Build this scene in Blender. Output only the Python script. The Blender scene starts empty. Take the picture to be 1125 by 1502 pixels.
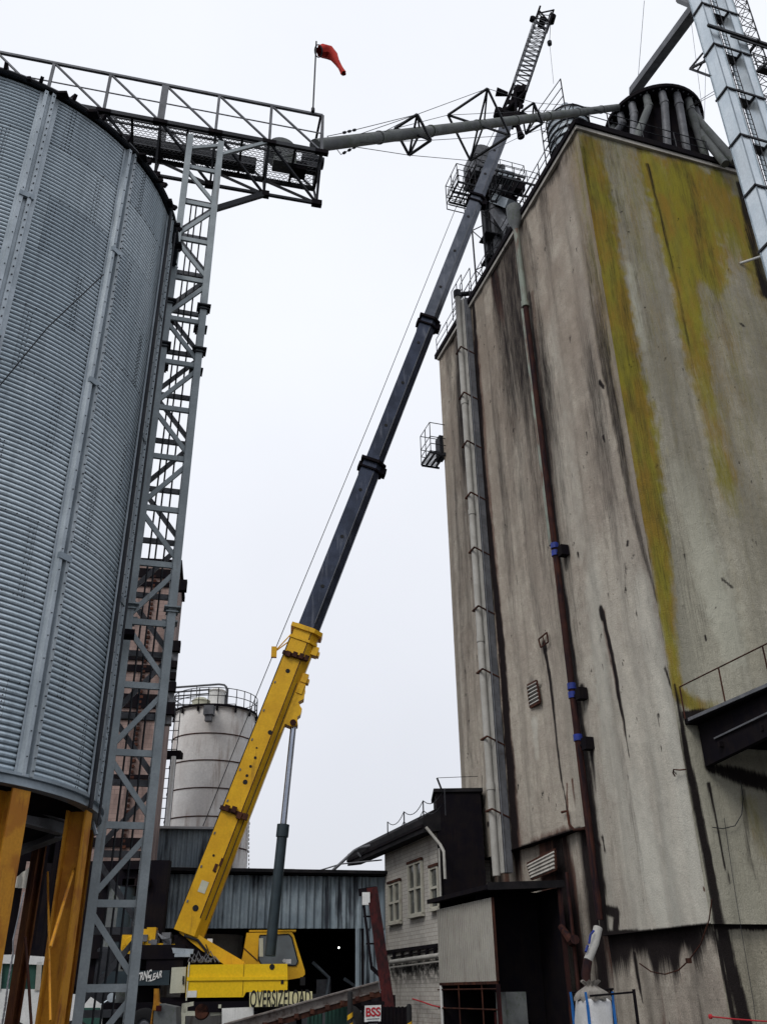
import bpy, math, random
import numpy as np
from mathutils import Vector, Matrix
R_ = math.radians
random.seed(7)
scene = bpy.context.scene
COL = scene.collection
# ------------------------------------------------------------------ camera
FPX, CX, CY, EYE = 1318.0, 562.5, 751.0, 1.6          # focal length in photo pixels, centre, eye height
_Z = Vector((-37, 2471, -1318)).normalized()           # world up seen from the camera
_F = Vector((0, 0, -1)); _Y = (_F - _F.dot(_Z) * _Z).normalized(); _X = _Y.cross(_Z)
CR = Matrix((_X, _Y, _Z))
cd = bpy.data.cameras.new('camera'); cam = bpy.data.objects.new('camera', cd); COL.objects.link(cam)
cd.sensor_fit = 'HORIZONTAL'; cd.sensor_width = 36.0; cd.lens = FPX / 1125.0 * 36.0
cd.clip_start = 0.1; cd.clip_end = 3000
cam.matrix_world = Matrix.Translation((0, 0, EYE)) @ CR.to_4x4()
scene.camera = cam
# ------------------------------------------------------------------ world + sun
SUN_DIR = Vector((-0.40, -0.62, 0.72)).normalized()    # towards the sun, behind thick cloud
w = bpy.data.worlds.new('World'); scene.world = w; w.use_nodes = True
nt = w.node_tree; nt.nodes.clear()
o = nt.nodes.new('ShaderNodeOutputWorld'); bg = nt.nodes.new('ShaderNodeBackground')
sky = nt.nodes.new('ShaderNodeTexSky'); sky.sky_type = 'NISHITA'; sky.sun_disc = False
sky.sun_elevation = math.asin(SUN_DIR.z); sky.sun_rotation = math.atan2(SUN_DIR.x, SUN_DIR.y)
tc = nt.nodes.new('ShaderNodeTexCoord'); sp = nt.nodes.new('ShaderNodeSeparateXYZ')
nt.links.new(tc.outputs['Generated'], sp.inputs[0])
rp = nt.nodes.new('ShaderNodeValToRGB'); nt.links.new(sp.outputs['Z'], rp.inputs[0])
e = rp.color_ramp.elements
e[0].position = 0.0; e[0].color = (0.64, 0.655, 0.70, 1)
e[1].position = 0.62; e[1].color = (0.84, 0.865, 0.925, 1)
x = rp.color_ramp.elements.new(0.22); x.color = (0.72, 0.74, 0.80, 1)
nz = nt.nodes.new('ShaderNodeTexNoise'); nz.inputs['Scale'].default_value = 2.2; nz.inputs['Detail'].default_value = 5
nt.links.new(tc.outputs['Generated'], nz.inputs['Vector'])
mm = nt.nodes.new('ShaderNodeMapRange'); nt.links.new(nz.outputs['Fac'], mm.inputs[0])
mm.inputs[3].default_value = 9.1; mm.inputs[4].default_value = 10.6
vm = nt.nodes.new('ShaderNodeVectorMath'); vm.operation = 'SCALE'
nt.links.new(rp.outputs[0], vm.inputs[0]); nt.links.new(mm.outputs[0], vm.inputs['Scale'])
mx = nt.nodes.new('ShaderNodeMix'); mx.data_type = 'RGBA'; mx.inputs[0].default_value = 0.96
nt.links.new(sky.outputs[0], mx.inputs[6]); nt.links.new(vm.outputs[0], mx.inputs[7])
nt.links.new(mx.outputs[2], bg.inputs[0]); bg.inputs[1].default_value = 0.10
nt.links.new(bg.outputs[0], o.inputs[0])
sl = bpy.data.lights.new('sun', 'SUN'); sl.energy = 1.3; sl.angle = R_(22); sl.color = (1, 0.97, 0.93)
so = bpy.data.objects.new('sun', sl); COL.objects.link(so)
so.rotation_euler = SUN_DIR.to_track_quat('Z', 'Y').to_euler()
scene.view_settings.view_transform = 'Standard'; scene.view_settings.look = 'None'
scene.view_settings.exposure = 0.2; scene.view_settings.gamma = 1.0

# ------------------------------------------------------------------ survey helpers
EV = Vector((0, 0, EYE))
def ray(x, y): return CR @ Vector((x - CX, -(y - CY), -FPX))
def Wd(x, y, d):                       # point seen at photo (x, y) at ground distance d
    r = ray(x, y); return r * (d / math.hypot(r.x, r.y)) + EV
def Wz(x, y, z):                       # ... at height z
    r = ray(x, y); return r * ((z - EYE) / r.z) + EV
def onpl(x, y, p, n):                  # ... on a plane
    r = ray(x, y); return r * ((p - EV).dot(n) / r.dot(n)) + EV
def proj(p):
    c = CR.transposed() @ (p - EV); return CX + FPX * c.x / -c.z, CY - FPX * c.y / -c.z
V = Vector
UP = V((0, 0, 1))

# ------------------------------------------------------------------ mesh builder
ORG = {}
class MB:
    def __init__(s): s.v = []; s.f = []; s.sm = []
    def add(s, vs, fs, smooth=False):
        b = len(s.v); s.v += [tuple(q) for q in vs]
        for f in fs: s.f.append(tuple(b + i for i in f)); s.sm.append(smooth)
        return s
    def hexa(s, c8):                   # 4 bottom + 4 top
        return s.add(c8, [(3, 2, 1, 0), (4, 5, 6, 7), (0, 1, 5, 4), (1, 2, 6, 5), (2, 3, 7, 6), (3, 0, 4, 7)])
    def box(s, c, sz, ax=V((1, 0, 0)), ay=None):
        ax = V(ax).normalized(); ay = V(ay).normalized() if ay else V((-ax.y, ax.x, 0)).normalized(); az = ax.cross(ay)
        c = V(c); h = [q / 2 for q in sz]; p = []
        for k in (-1, 1):
            for i, j in ((-1, -1), (1, -1), (1, 1), (-1, 1)): p.append(c + ax * i * h[0] + ay * j * h[1] + az * k * h[2])
        return s.hexa(p)
    def beam(s, a, b, w_, h, up=UP):   # rectangular bar a -> b, h along 'up'
        a = V(a); b = V(b); d = (b - a)
        if d.length < 1e-6: return s
        d.normalize(); up = V(up)
        if abs(d.dot(up)) > 0.98: up = V((1, 0, 0)) if abs(d.x) < .9 else V((0, 1, 0))
        sd = d.cross(up).normalized(); u = sd.cross(d)
        p = []
        for q in (a, b):
            for i, j in ((-1, -1), (1, -1), (1, 1), (-1, 1)): p.append(q + sd * i * w_ / 2 + u * j * h / 2)
        return s.add(p, [(3, 2, 1, 0), (4, 5, 6, 7), (0, 1, 5, 4), (1, 2, 6, 5), (2, 3, 7, 6), (3, 0, 4, 7)])
    def ibeam(s, a, b, w_, h, t, up=UP):
        a = V(a); b = V(b); d = (b - a).normalized(); up = V(up)
        sd = d.cross(up).normalized(); u = sd.cross(d)
        s.beam(a, b, t, h - 2 * t, u)
        for k in (-1, 1): s.beam(a + u * k * (h - t) / 2, b + u * k * (h - t) / 2, w_, t, u)
        return s
    def loft(s, pts, rs, n=10, caps=True):
        pts = [V(p) for p in pts]
        if not hasattr(rs, '__len__'): rs = [rs] * len(pts)
        d0 = (pts[1] - pts[0]).normalized()
        u = d0.cross(UP if abs(d0.z) < .95 else V((1, 0, 0))).normalized()
        vs = []
        for i, p in enumerate(pts):
            if i == 0: d = pts[1] - pts[0]
            elif i == len(pts) - 1: d = pts[-1] - pts[-2]
            else: d = (pts[i + 1] - p).normalized() + (p - pts[i - 1]).normalized()
            d.normalize(); u = (u - u.dot(d) * d).normalized(); w2 = d.cross(u)
            for k in range(n):
                a = 2 * math.pi * k / n; vs.append(p + (u * math.cos(a) + w2 * math.sin(a)) * rs[i])
        fs = []
        for i in range(len(pts) - 1):
            for k in range(n):
                k2 = (k + 1) % n; fs.append((i * n + k, i * n + k2, (i + 1) * n + k2, (i + 1) * n + k))
        s.add(vs, fs, True)
        if caps:
            b = len(s.v) - len(vs)
            s.f.append(tuple(b + k for k in range(n))[::-1]); s.sm.append(False)
            s.f.append(tuple(b + (len(pts) - 1) * n + k for k in range(n))); s.sm.append(False)
        return s
    def tube(s, a, b, r, n=8, r2=None): return s.loft([a, b], [r, r if r2 is None else r2], n)
    def prism(s, poly, vec):
        n = len(poly); poly = [V(p) for p in poly]; vec = V(vec)
        return s.add(poly + [p + vec for p in poly], [tuple(range(n)), tuple(range(2 * n - 1, n - 1, -1))] +
                     [((i + 1) % n, i, n + i, n + (i + 1) % n) for i in range(n)])
    def lathe(s, c, prof, n=32, axis=UP, a0=0, a1=2 * math.pi):   # prof = [(r, h)]
        c = V(c); axis = V(axis).normalized(); u = axis.cross(V((0, 1, 0)) if abs(axis.y) < .9 else V((1, 0, 0))).normalized(); w2 = axis.cross(u)
        vs = []; full = abs(a1 - a0 - 2 * math.pi) < 1e-6; m = n if full else n + 1
        for r, h in prof:
            for k in range(m):
                a = a0 + (a1 - a0) * k / n; vs.append(c + axis * h + (u * math.cos(a) + w2 * math.sin(a)) * r)
        fs = []
        for i in range(len(prof) - 1):
            for k in range(n):
                k2 = (k + 1) % m; fs.append((i * m + k, i * m + k2, (i + 1) * m + k2, (i + 1) * m + k))
        return s.add(vs, fs, True)
    def corr(s, o, du, L, z0, z1, pitch=.2, amp=.03, th=None, ztop=None):   # vertical corrugated sheet; ztop(u) optional
        o = V(o); du = V(du).normalized(); nn = V((du.y, -du.x, 0)); n = max(2, int(L / pitch * 4)); vs = []
        for i in range(n + 1):
            u = L * i / n; ph = (i % 4); a = amp if ph in (1, 2) else -amp
            zt = ztop(u) if ztop else z1
            vs.append(o + du * u + nn * a + UP * z0); vs.append(o + du * u + nn * a + UP * zt)
        return s.add(vs, [(2 * i, 2 * i + 2, 2 * i + 3, 2 * i + 1) for i in range(n)])
    def build(s, name, m, parent=None, **kw):
        org = ORG.get(parent.name, V((0, 0, 0))) if parent else V((0, 0, 0))
        if parent is None and s.v:
            a = np.array(s.v); mn = a.min(0); mxx = a.max(0); org = V(((mn[0] + mxx[0]) / 2, (mn[1] + mxx[1]) / 2, mn[2]))
        me = bpy.data.meshes.new(name)
        me.from_pydata([(p[0] - org[0], p[1] - org[1], p[2] - org[2]) for p in s.v], [], s.f)
        me.polygons.foreach_set('use_smooth', s.sm)
        me.materials.append(m); me.update()
        if any(s.sm): me.set_sharp_from_angle(angle=R_(38))
        ob = bpy.data.objects.new(name, me); COL.objects.link(ob)
        if parent: ob.parent = parent
        else: ob.location = org
        ORG[ob.name] = org
        for k, v_ in kw.items(): ob[k] = v_
        return ob
def T(ob, label, cat, group=None):
    ob['label'] = label; ob['category'] = cat
    if group: ob['group'] = group
    return ob
def thing(name, loc, label, cat, group=None):
    ob = bpy.data.objects.new(name, None); COL.objects.link(ob); ob.location = loc; ob.empty_display_size = .3
    ORG[ob.name] = V(loc); return T(ob, label, cat, group)
def text(body, size, mtl, origin, right, up, parent, name='lettering', depth=.006, bold=0.0, sx=1.0, fit=None):
    cu = bpy.data.curves.new(name, 'FONT'); cu.body = body; cu.size = size; cu.extrude = depth; cu.offset = bold
    cu.align_x = 'CENTER'; cu.align_y = 'CENTER'; t = bpy.data.objects.new(name + '_tmp', cu); COL.objects.link(t)
    bpy.context.view_layer.update()
    me = bpy.data.meshes.new_from_object(t.evaluated_get(bpy.context.evaluated_depsgraph_get()))
    bpy.data.objects.remove(t)
    xs = [v_.co.x for v_ in me.vertices]; wd = max(xs) - min(xs)
    if fit: sx = fit / wd
    r = V(right).normalized(); u = V(up).normalized(); n = r.cross(u); org = ORG.get(parent.name, V((0, 0, 0)))
    for v_ in me.vertices:
        v_.co = V(origin) + r * v_.co.x * sx + u * v_.co.y + n * v_.co.z - org
    me.materials.clear(); me.materials.append(mtl)
    ob = bpy.data.objects.new(name, me); COL.objects.link(ob); ob.parent = parent; return ob

# ------------------------------------------------------------------ materials
class G:
    def __init__(s, name):
        s.m = bpy.data.materials.new(name); s.m.use_nodes = True; s.t = s.m.node_tree; s.t.nodes.clear()
        s.o = s.t.nodes.new('ShaderNodeOutputMaterial'); s.b = s.t.nodes.new('ShaderNodeBsdfPrincipled'); s.t.links.new(s.b.outputs[0], s.o.inputs[0])
        s.pos = s.t.nodes.new('ShaderNodeNewGeometry').outputs['Position']
    def link(s, a, i):
        if hasattr(a, 'links') or isinstance(a, bpy.types.NodeSocket): s.t.links.new(a, i)
        else: i.default_value = a
    def map(s, sc, vec=None):
        n = s.t.nodes.new('ShaderNodeMapping'); s.t.links.new(vec or s.pos, n.inputs[0]); n.inputs['Scale'].default_value = sc; return n.outputs[0]
    def noise(s, sc, detail=5, rough=.55, vec=None, dist=0):
        n = s.t.nodes.new('ShaderNodeTexNoise'); s.t.links.new(s.map(sc, vec), n.inputs['Vector']); n.inputs['Scale'].default_value = 1
        n.inputs['Detail'].default_value = detail; n.inputs['Roughness'].default_value = rough; n.inputs['Distortion'].default_value = dist
        return n.outputs['Fac']
    def ramp(s, f, a, b, lo=0., hi=1.):
        n = s.t.nodes.new('ShaderNodeMapRange'); n.interpolation_type = 'SMOOTHSTEP'; s.link(f, n.inputs[0])
        n.inputs[1].default_value = a; n.inputs[2].default_value = b; n.inputs[3].default_value = lo; n.inputs[4].default_value = hi; return n.outputs[0]
    def mix(s, f, a, b, mode='MIX'):
        n = s.t.nodes.new('ShaderNodeMix'); n.data_type = 'RGBA'; n.blend_type = mode
        s.link(f, n.inputs[0])
        for q, i in ((a, 6), (b, 7)):
            if isinstance(q, tuple): n.inputs[i].default_value = (*q, 1)
            else: s.t.links.new(q, n.inputs[i])
        return n.outputs[2]
    def math(s, op, a, b=0.0):
        n = s.t.nodes.new('ShaderNodeMath'); n.operation = op; s.link(a, n.inputs[0]); s.link(b, n.inputs[1]); return n.outputs[0]
    def attr(s, nm):
        n = s.t.nodes.new('ShaderNodeAttribute'); n.attribute_name = nm; q = s.t.nodes.new('ShaderNodeSeparateColor'); s.t.links.new(n.outputs['Color'], q.inputs[0])
        return q.outputs[0], q.outputs[1], q.outputs[2], n.outputs['Alpha']
    def bump(s, h, st, d=.02):
        n = s.t.nodes.new('ShaderNodeBump'); n.inputs['Strength'].default_value = st; n.inputs['Distance'].default_value = d
        s.t.links.new(h, n.inputs['Height']); s.t.links.new(n.outputs[0], s.b.inputs['Normal'])
    def fin(s, col, rough=.6, metal=0., spec=.4):
        s.link(col if not isinstance(col, tuple) else (*col, 1), s.b.inputs['Base Color']); s.link(rough, s.b.inputs['Roughness'])
        s.b.inputs['Metallic'].default_value = metal; s.b.inputs['Specular IOR Level'].default_value = spec; return s.m
def W(name, c1, c2, dirt=None, dirt_at=(.55, .75), dirt_amt=.8, sc=1.0, streak=True, rough=.6, metal=0., bump=.15, blotch=(.35, .65), spec=.22):
    g = G(name)
    n1 = g.noise((sc, sc, sc), 6)
    col = g.mix(g.ramp(n1, *blotch), c1, c2)
    fine = g.noise((sc * 14, sc * 14, sc * 14), 4)
    col = g.mix(g.ramp(fine, .3, .7, 0, .35), col, tuple(q * .6 for q in c1))
    if dirt:
        n2 = g.noise((sc * 5, sc * 5, sc * (.45 if streak else 4)), 6, .65)
        n4 = g.noise((sc * .8, sc * .8, sc * .5), 3)
        f = g.ramp(g.math('ADD', g.math('MULTIPLY', n2, .65), g.math('MULTIPLY', n4, .35)), *dirt_at, 0, dirt_amt)
        col = g.mix(f, col, dirt)
    g.bump(fine, bump, .02)
    return g.fin(col, rough, metal, spec)
M = {}
M['galv'] = W('galvanised_steel', (.30, .35, .39), (.21, .25, .285), (.10, .12, .14), (.5, .72), .6, 1.2, True, .42, .35, .05)
M['galv_rib'] = W('galvanised_rib', (.42, .47, .51), (.32, .365, .40), (.12, .13, .14), (.52, .72), .6, 2, True, .45, .3, .05)
M['bright'] = W('bright_zinc', (.62, .68, .72), (.50, .57, .62), (.33, .38, .42), (.5, .75), .6, .8, True, .3, .55, .03)
M['tower'] = W('grey_painted_steel', (.30, .335, .35), (.23, .26, .275), (.10, .075, .06), (.55, .75), .7, 2, True, .55, .2, .08)
M['steel_dk'] = W('dark_steel', (.03, .032, .038), (.018, .02, .025), (.05, .022, .016), (.55, .75), .6, 2, False, .65, .1, .08, spec=.2)
M['pale_line'] = W('pale_zinc_gutter', (.45, .46, .47), (.35, .36, .38), (.1, .1, .1), (.55, .75), .7, 2, False, .5, .2, .05)
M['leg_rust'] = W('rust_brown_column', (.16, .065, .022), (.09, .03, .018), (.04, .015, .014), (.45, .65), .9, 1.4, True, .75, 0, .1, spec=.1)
M['steel_mid'] = W('weathered_steel', (.16, .165, .18), (.10, .105, .115), (.05, .03, .025), (.5, .75), .7, 2, False, .6, .2, .08)
M['mossy_pipe'] = W('mossy_grey_pipe', (.15, .16, .16), (.10, .105, .11), (.07, .09, .06), (.48, .66), .8, 1.6, False, .75, 0, .2)
M['pale_pipe'] = W('pale_grey_pipe', (.42, .41, .38), (.34, .33, .30), (.08, .06, .05), (.58, .76), .7, 1.6, True, .6, 0, .1)
M['green_pipe'] = W('green_grey_pipe', (.22, .25, .21), (.16, .18, .15), (.10, .04, .025), (.48, .62), .85, 1.3, True, .6, 0, .1)
M['rust_pipe'] = W('rusty_pipe', (.060, .024, .018), (.028, .014, .014), (.010, .008, .012), (.45, .6), .9, 1.2, True, .85, 0, .3, spec=.08)
M['rust'] = W('rust', (.085, .034, .022), (.04, .018, .015), (.012, .01, .01), (.45, .65), .85, 2, True, .88, 0, .3, spec=.08)
M['yellow'] = W('crane_yellow', (.70, .40, .018), (.58, .31, .015), (.14, .07, .02), (.55, .72), .7, .9, True, .38, 0, .03)
M['yellow2'] = W('crane_yellow_bright', (.80, .52, .012), (.77, .49, .012), (.35, .2, .02), (.66, .85), .5, .9, True, .32, 0, .02)
M['orange'] = W('orange_column_paint', (.50, .225, .02), (.36, .135, .015), (.12, .03, .015), (.54, .70), .9, 2.2, True, .6, 0, .08, blotch=(.45, .6))
M['boom'] = W('dark_blue_grey_boom', (.04, .05, .08), (.022, .028, .045), (.16, .17, .20), (.52, .70), .6, 1.2, True, .38, .3, .04)
M['boom_lt'] = W('grey_boom', (.11, .12, .145), (.06, .07, .09), (.24, .25, .28), (.52, .70), .6, 1.2, True, .38, .4, .04)
M['chrome'] = W('chrome_rod', (.40, .43, .50), (.33, .36, .42), None, rough=.12, metal=1.0, bump=0)
M['beamgrey'] = W('grimy_grey_steel', (.22, .20, .185), (.13, .11, .10), (.05, .03, .025), (.46, .64), .85, 1.5, False, .7, 0, .1)
M['teal'] = W('dark_teal_paint', (.035, .052, .062), (.026, .038, .046), (.02, .02, .02), (.55, .75), .5, 2, True, .45, .1, .04)
M['cream'] = W('cream_paint', (.50, .50, .40), (.44, .44, .35), (.2, .17, .1), (.58, .76), .6, 2, True, .5, 0, .04)
M['white'] = W('white_paint', (.72, .72, .70), (.62, .62, .60), (.25, .22, .2), (.58, .76), .6, 1.5, True, .45, 0, .04)
M['tank'] = W('stained_white_tank', (.80, .78, .75), (.66, .63, .60), (.22, .13, .09), (.50, .66), .7, .6, True, .55, 0, .05)
M['black'] = W('black_rubber', (.012, .012, .013), (.02, .02, .02), None, rough=.8)
M['grime_shade'] = W('grime_shade_black', (.007, .006, .009), (.011, .009, .010), (.022, .014, .012), (.5, .7), .5, 2, True, .95, 0., .1, spec=.06)  # near-black base carries deep shade as well as dirt
M['roofdk'] = W('tarred_roof', (.014, .014, .016), (.024, .022, .024), (.008, .008, .008), (.5, .7), .6, 2, False, .95, spec=.08)
M['blue'] = W('blue_coupling', (.02, .04, .28), (.015, .03, .16), (.01, .01, .03), (.5, .7), .8, 4, True, rough=.5)
M['red'] = W('red_windsock_cloth', (.55, .045, .03), (.42, .03, .025), (.25, .03, .03), (.5, .7), .6, 3, False, .85)
M['redpaint'] = W('dull_red_steel', (.055, .013, .013), (.03, .01, .011), (.012, .008, .009), (.44, .62), .9, 1.5, True, .8, 0, .2, spec=.05)
M['redrope'] = W('red_cord', (.45, .03, .04), (.4, .03, .03), None, rough=.8)
M['ltcorr'] = W('pale_corrugated_sheet', (.44, .42, .37), (.37, .35, .31), (.15, .12, .10), (.52, .72), .7, 1.2, True, .6, .1, .05)
M['bluecorr'] = W('blue_grey_corrugated_sheet', (.30, .36, .40), (.19, .24, .28), (.016, .018, .026), (.47, .60), .95, .42, True, .55, .1, .05)
M['house'] = W('whitewashed_board_wall', (.44, .42, .38), (.34, .32, .29), (.05, .045, .04), (.52, .70), .85, .9, True, .85, 0, .2)
M['frame'] = W('cream_window_frame', (.46, .45, .38), (.40, .38, .32), (.08, .06, .05), (.55, .72), .8, 3, True, .7)
M['ground'] = W('wet_yard_asphalt', (.05, .048, .046), (.035, .034, .033), (.02, .02, .02), (.45, .65), .8, .5, False, .5)
M['cloth'] = W('woven_bag_cloth', (.66, .66, .66), (.55, .55, .54), (.45, .38, .2), (.6, .8), .7, 1.6, True, .8, 0, .2)
M['greycloth'] = W('grimy_bag_top', (.30, .28, .25), (.22, .20, .18), (.1, .08, .07), (.5, .7), .7, 6, False, .9, 0, .5)
M['bluestrap'] = W('blue_strap', (.02, .16, .48), (.02, .13, .4), None, rough=.7)
M['green'] = W('dark_green_paint', (.03, .09, .07), (.025, .07, .055), (.01, .02, .02), (.5, .7), .7, 2, True, .5)
M['signyel'] = W('pale_yellow_sign_face', (.62, .58, .33), (.56, .52, .30), (.3, .25, .15), (.58, .78), .6, 2, False, .6)
M['letter'] = W('black_letter_paint', (.012, .012, .012), (.015, .015, .015), None, rough=.6)
M['letred'] = W('red_letter_paint', (.42, .02, .03), (.38, .02, .03), None, rough=.6)
def glass(name, c=(.05, .07, .075), rough=.06):
    g = G(name); f = g.ramp(g.noise((1.5, 1.5, 1.5), 3), .35, .65)
    return g.fin(g.mix(f, c, tuple(q * .4 for q in c)), rough, 0., .8)
M['glass'] = glass('dark_window_glass'); M['glass2'] = glass('dusty_window_glass', (.10, .105, .095), .15)
g = G('bay_lamp_glow'); g.b.inputs['Emission Color'].default_value = (1, .98, .92, 1); g.b.inputs['Emission Strength'].default_value = 5; M['lamp'] = g.fin((.8, .8, .8), .4)
# pinkish brick
g = G('pinkish_brick')
bt = g.t.nodes.new('ShaderNodeTexBrick'); g.t.links.new(g.map((1, 1, 1)), bt.inputs['Vector'])
sx_ = g.t.nodes.new('ShaderNodeSeparateXYZ'); g.t.links.new(g.pos, sx_.inputs[0]); cb = g.t.nodes.new('ShaderNodeCombineXYZ')
g.t.links.new(g.math('ADD', sx_.outputs[0], sx_.outputs[1]), cb.inputs[0]); g.t.links.new(sx_.outputs[2], cb.inputs[1]); g.t.links.new(cb.outputs[0], bt.inputs['Vector'])
bt.inputs['Scale'].default_value = 1; bt.inputs['Brick Width'].default_value = .5; bt.inputs['Row Height'].default_value = .22; bt.inputs['Mortar Size'].default_value = .012
bt.inputs['Color1'].default_value = (.30, .215, .19, 1); bt.inputs['Color2'].default_value = (.24, .17, .15, 1); bt.inputs['Mortar'].default_value = (.19, .14, .125, 1)
c_ = g.mix(g.ramp(g.noise((1.2, 1.2, .3), 6, .65), .44, .68, 0, .85), bt.outputs[0], (.06, .038, .034))
M['brick'] = g.fin(c_, .85)
# whitewashed block wall under the windows keeps its own course lines
g = G('whitewashed_block_wall')
sx_ = g.t.nodes.new('ShaderNodeSeparateXYZ'); g.t.links.new(g.pos, sx_.inputs[0]); cb = g.t.nodes.new('ShaderNodeCombineXYZ')
g.t.links.new(g.math('SUBTRACT', sx_.outputs[1], g.math('MULTIPLY', sx_.outputs[0], .3)), cb.inputs[0]); g.t.links.new(sx_.outputs[2], cb.inputs[1])
bt = g.t.nodes.new('ShaderNodeTexBrick'); g.t.links.new(cb.outputs[0], bt.inputs['Vector']); bt.inputs['Scale'].default_value = 1; bt.inputs['Brick Width'].default_value = .45; bt.inputs['Row Height'].default_value = .17; bt.inputs['Mortar Size'].default_value = .012
bt.inputs['Color1'].default_value = (.46, .44, .40, 1); bt.inputs['Color2'].default_value = (.39, .37, .335, 1); bt.inputs['Mortar'].default_value = (.25, .235, .21, 1)
nn_ = g.noise((1.4, 1.4, .5), 6, .65); n3_ = g.noise((3, 3, 3), 6, .7)
c_ = g.mix(g.ramp(nn_, .5, .75, 0, .7), bt.outputs[0], (.13, .115, .10))
zb_ = g.math('MULTIPLY', g.ramp(sx_.outputs[2], 1.5, 2.5), g.ramp(sx_.outputs[2], 2.7, 3.3, 1, 0))
c_ = g.mix(g.math('MULTIPLY', zb_, g.ramp(n3_, .38, .55)), c_, (.016, .016, .015))
zl_ = g.ramp(sx_.outputs[2], .2, 1.9, 1, 0)
c_ = g.mix(g.math('MULTIPLY', zl_, g.ramp(n3_, .45, .7, 0, .6)), c_, (.17, .10, .09))
M['housewall'] = g.fin(c_, .9, 0, .2)
# stained silo concrete, driven by the painted layers of stains and shade (moss, grime, rust, pale)
def concrete(name, base, dark):
    g = G(name); moss, grime_shade, rust, pale = g.attr('stain_shade')
    st = g.noise((3.5, 3.5, .5), 8, .68); st2 = g.noise((15, 15, 1.8), 6, .7); bl = g.noise((.5, .5, .35), 7, .6); md = g.noise((2.2, 2.2, 2.0), 7, .7); fine = g.noise((22, 22, 22), 4); brd = g.noise((.3, .3, 7), 3)
    col = g.mix(g.ramp(bl, .32, .68), base, dark)
    col = g.mix(g.ramp(st, .48, .75, 0, .35), col, tuple(q * .45 for q in dark))
    col = g.mix(g.ramp(md, .45, .75, 0, .32), col, tuple(q * .55 for q in dark))
    col = g.mix(g.ramp(md, .50, .28, 0, .35), col, tuple(q * 1.3 for q in base))
    col = g.mix(g.ramp(st2, .55, .78, 0, .5), col, tuple(q * 1.35 for q in base))
    col = g.mix(g.ramp(brd, .55, .7, 0, .16), col, tuple(q * .5 for q in dark))
    bands = g.noise((1.1, 1.1, .035), 4, .55); col = g.mix(g.ramp(bands, .42, .68, 0, .62), col, tuple(q * .42 for q in dark))
    zz_ = g.t.nodes.new('ShaderNodeSeparateXYZ'); g.t.links.new(g.pos, zz_.inputs[0]); fr_ = g.math('FRACT', g.math('DIVIDE', zz_.outputs[2], 1.22))
    pour = g.math('MULTIPLY', g.ramp(fr_, .0, .035, 1, 0), g.ramp(md, .45, .6)); col = g.mix(g.math('MULTIPLY', pour, .4), col, tuple(q * .4 for q in dark))
    col = g.mix(g.ramp(fine, .35, .75, 0, .5), col, tuple(q * .45 for q in dark))
    pits = g.noise((9, 9, 4.5), 3, .5); col = g.mix(g.ramp(pits, .70, .76, 0, .75), col, (.03, .025, .022))
    col = g.mix(g.math('MULTIPLY', pale, .7), col, tuple(min(.62, q * 1.5) for q in base))
    hi_ = g.ramp(zz_.outputs[2], 10., 32.); col = g.mix(g.math('MULTIPLY', hi_, g.ramp(bl, .25, .7, .25, .8)), col, tuple(q * .50 for q in base)) if name.endswith('right') else g.mix(g.math('MULTIPLY', hi_, g.ramp(bl, .25, .7, .2, .75)), col, (base[0] * .55, base[1] * .50, base[2] * .48))
    mcol = g.mix(g.ramp(g.noise((1.2, 1.2, .4), 5), .38, .62), (.235, .205, .012), (.25, .155, .012))
    mcol = g.mix(g.ramp(st, .4, .7, 0, .5), mcol, (.115, .11, .02))
    mf = g.ramp(g.math('ADD', moss, g.math('ADD', g.math('MULTIPLY', g.math('SUBTRACT', st, .5), .5), g.math('MULTIPLY', g.math('SUBTRACT', st2, .5), .9))), .04, .85, 0, .90)
    col = g.mix(mf, col, mcol)
    rf = g.ramp(g.math('ADD', rust, g.math('MULTIPLY', g.math('SUBTRACT', st2, .5), .8)), .2, .8, 0, .9)
    col = g.mix(rf, col, (.085, .032, .022))
    drip = g.noise((24, 24, .55), 5, .6)
    gf = g.ramp(g.math('ADD', grime_shade, g.math('ADD', g.math('MULTIPLY', g.math('SUBTRACT', st, .5), .7), g.math('MULTIPLY', g.math('SUBTRACT', drip, .5), .9))), .10, .85, 0, .98)
    col = g.mix(gf, col, (.012, .009, .010))
    g.bump(g.math('ADD', g.math('MULTIPLY', st2, .8), g.math('ADD', fine, g.math('MULTIPLY', md, 2.0))), .5, .05)
    return g.fin(col, .9, 0, .07)
M['conc_l'] = concrete('stained_concrete_left', (.48, .435, .365), (.36, .315, .265))
M['conc_r'] = concrete('stained_concrete_right', (.45, .42, .34), (.33, .305, .235))

# ------------------------------------------------------------------ ground
b = MB(); b.add([(-1200, -1200, 0), (1200, -1200, 0), (1200, 1200, 0), (-1200, 1200, 0)], [(0, 1, 2, 3)])
gr = b.build('ground', M['ground']); gr['kind'] = 'structure'; gr['label'] = 'wet dark asphalt yard'

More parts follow.
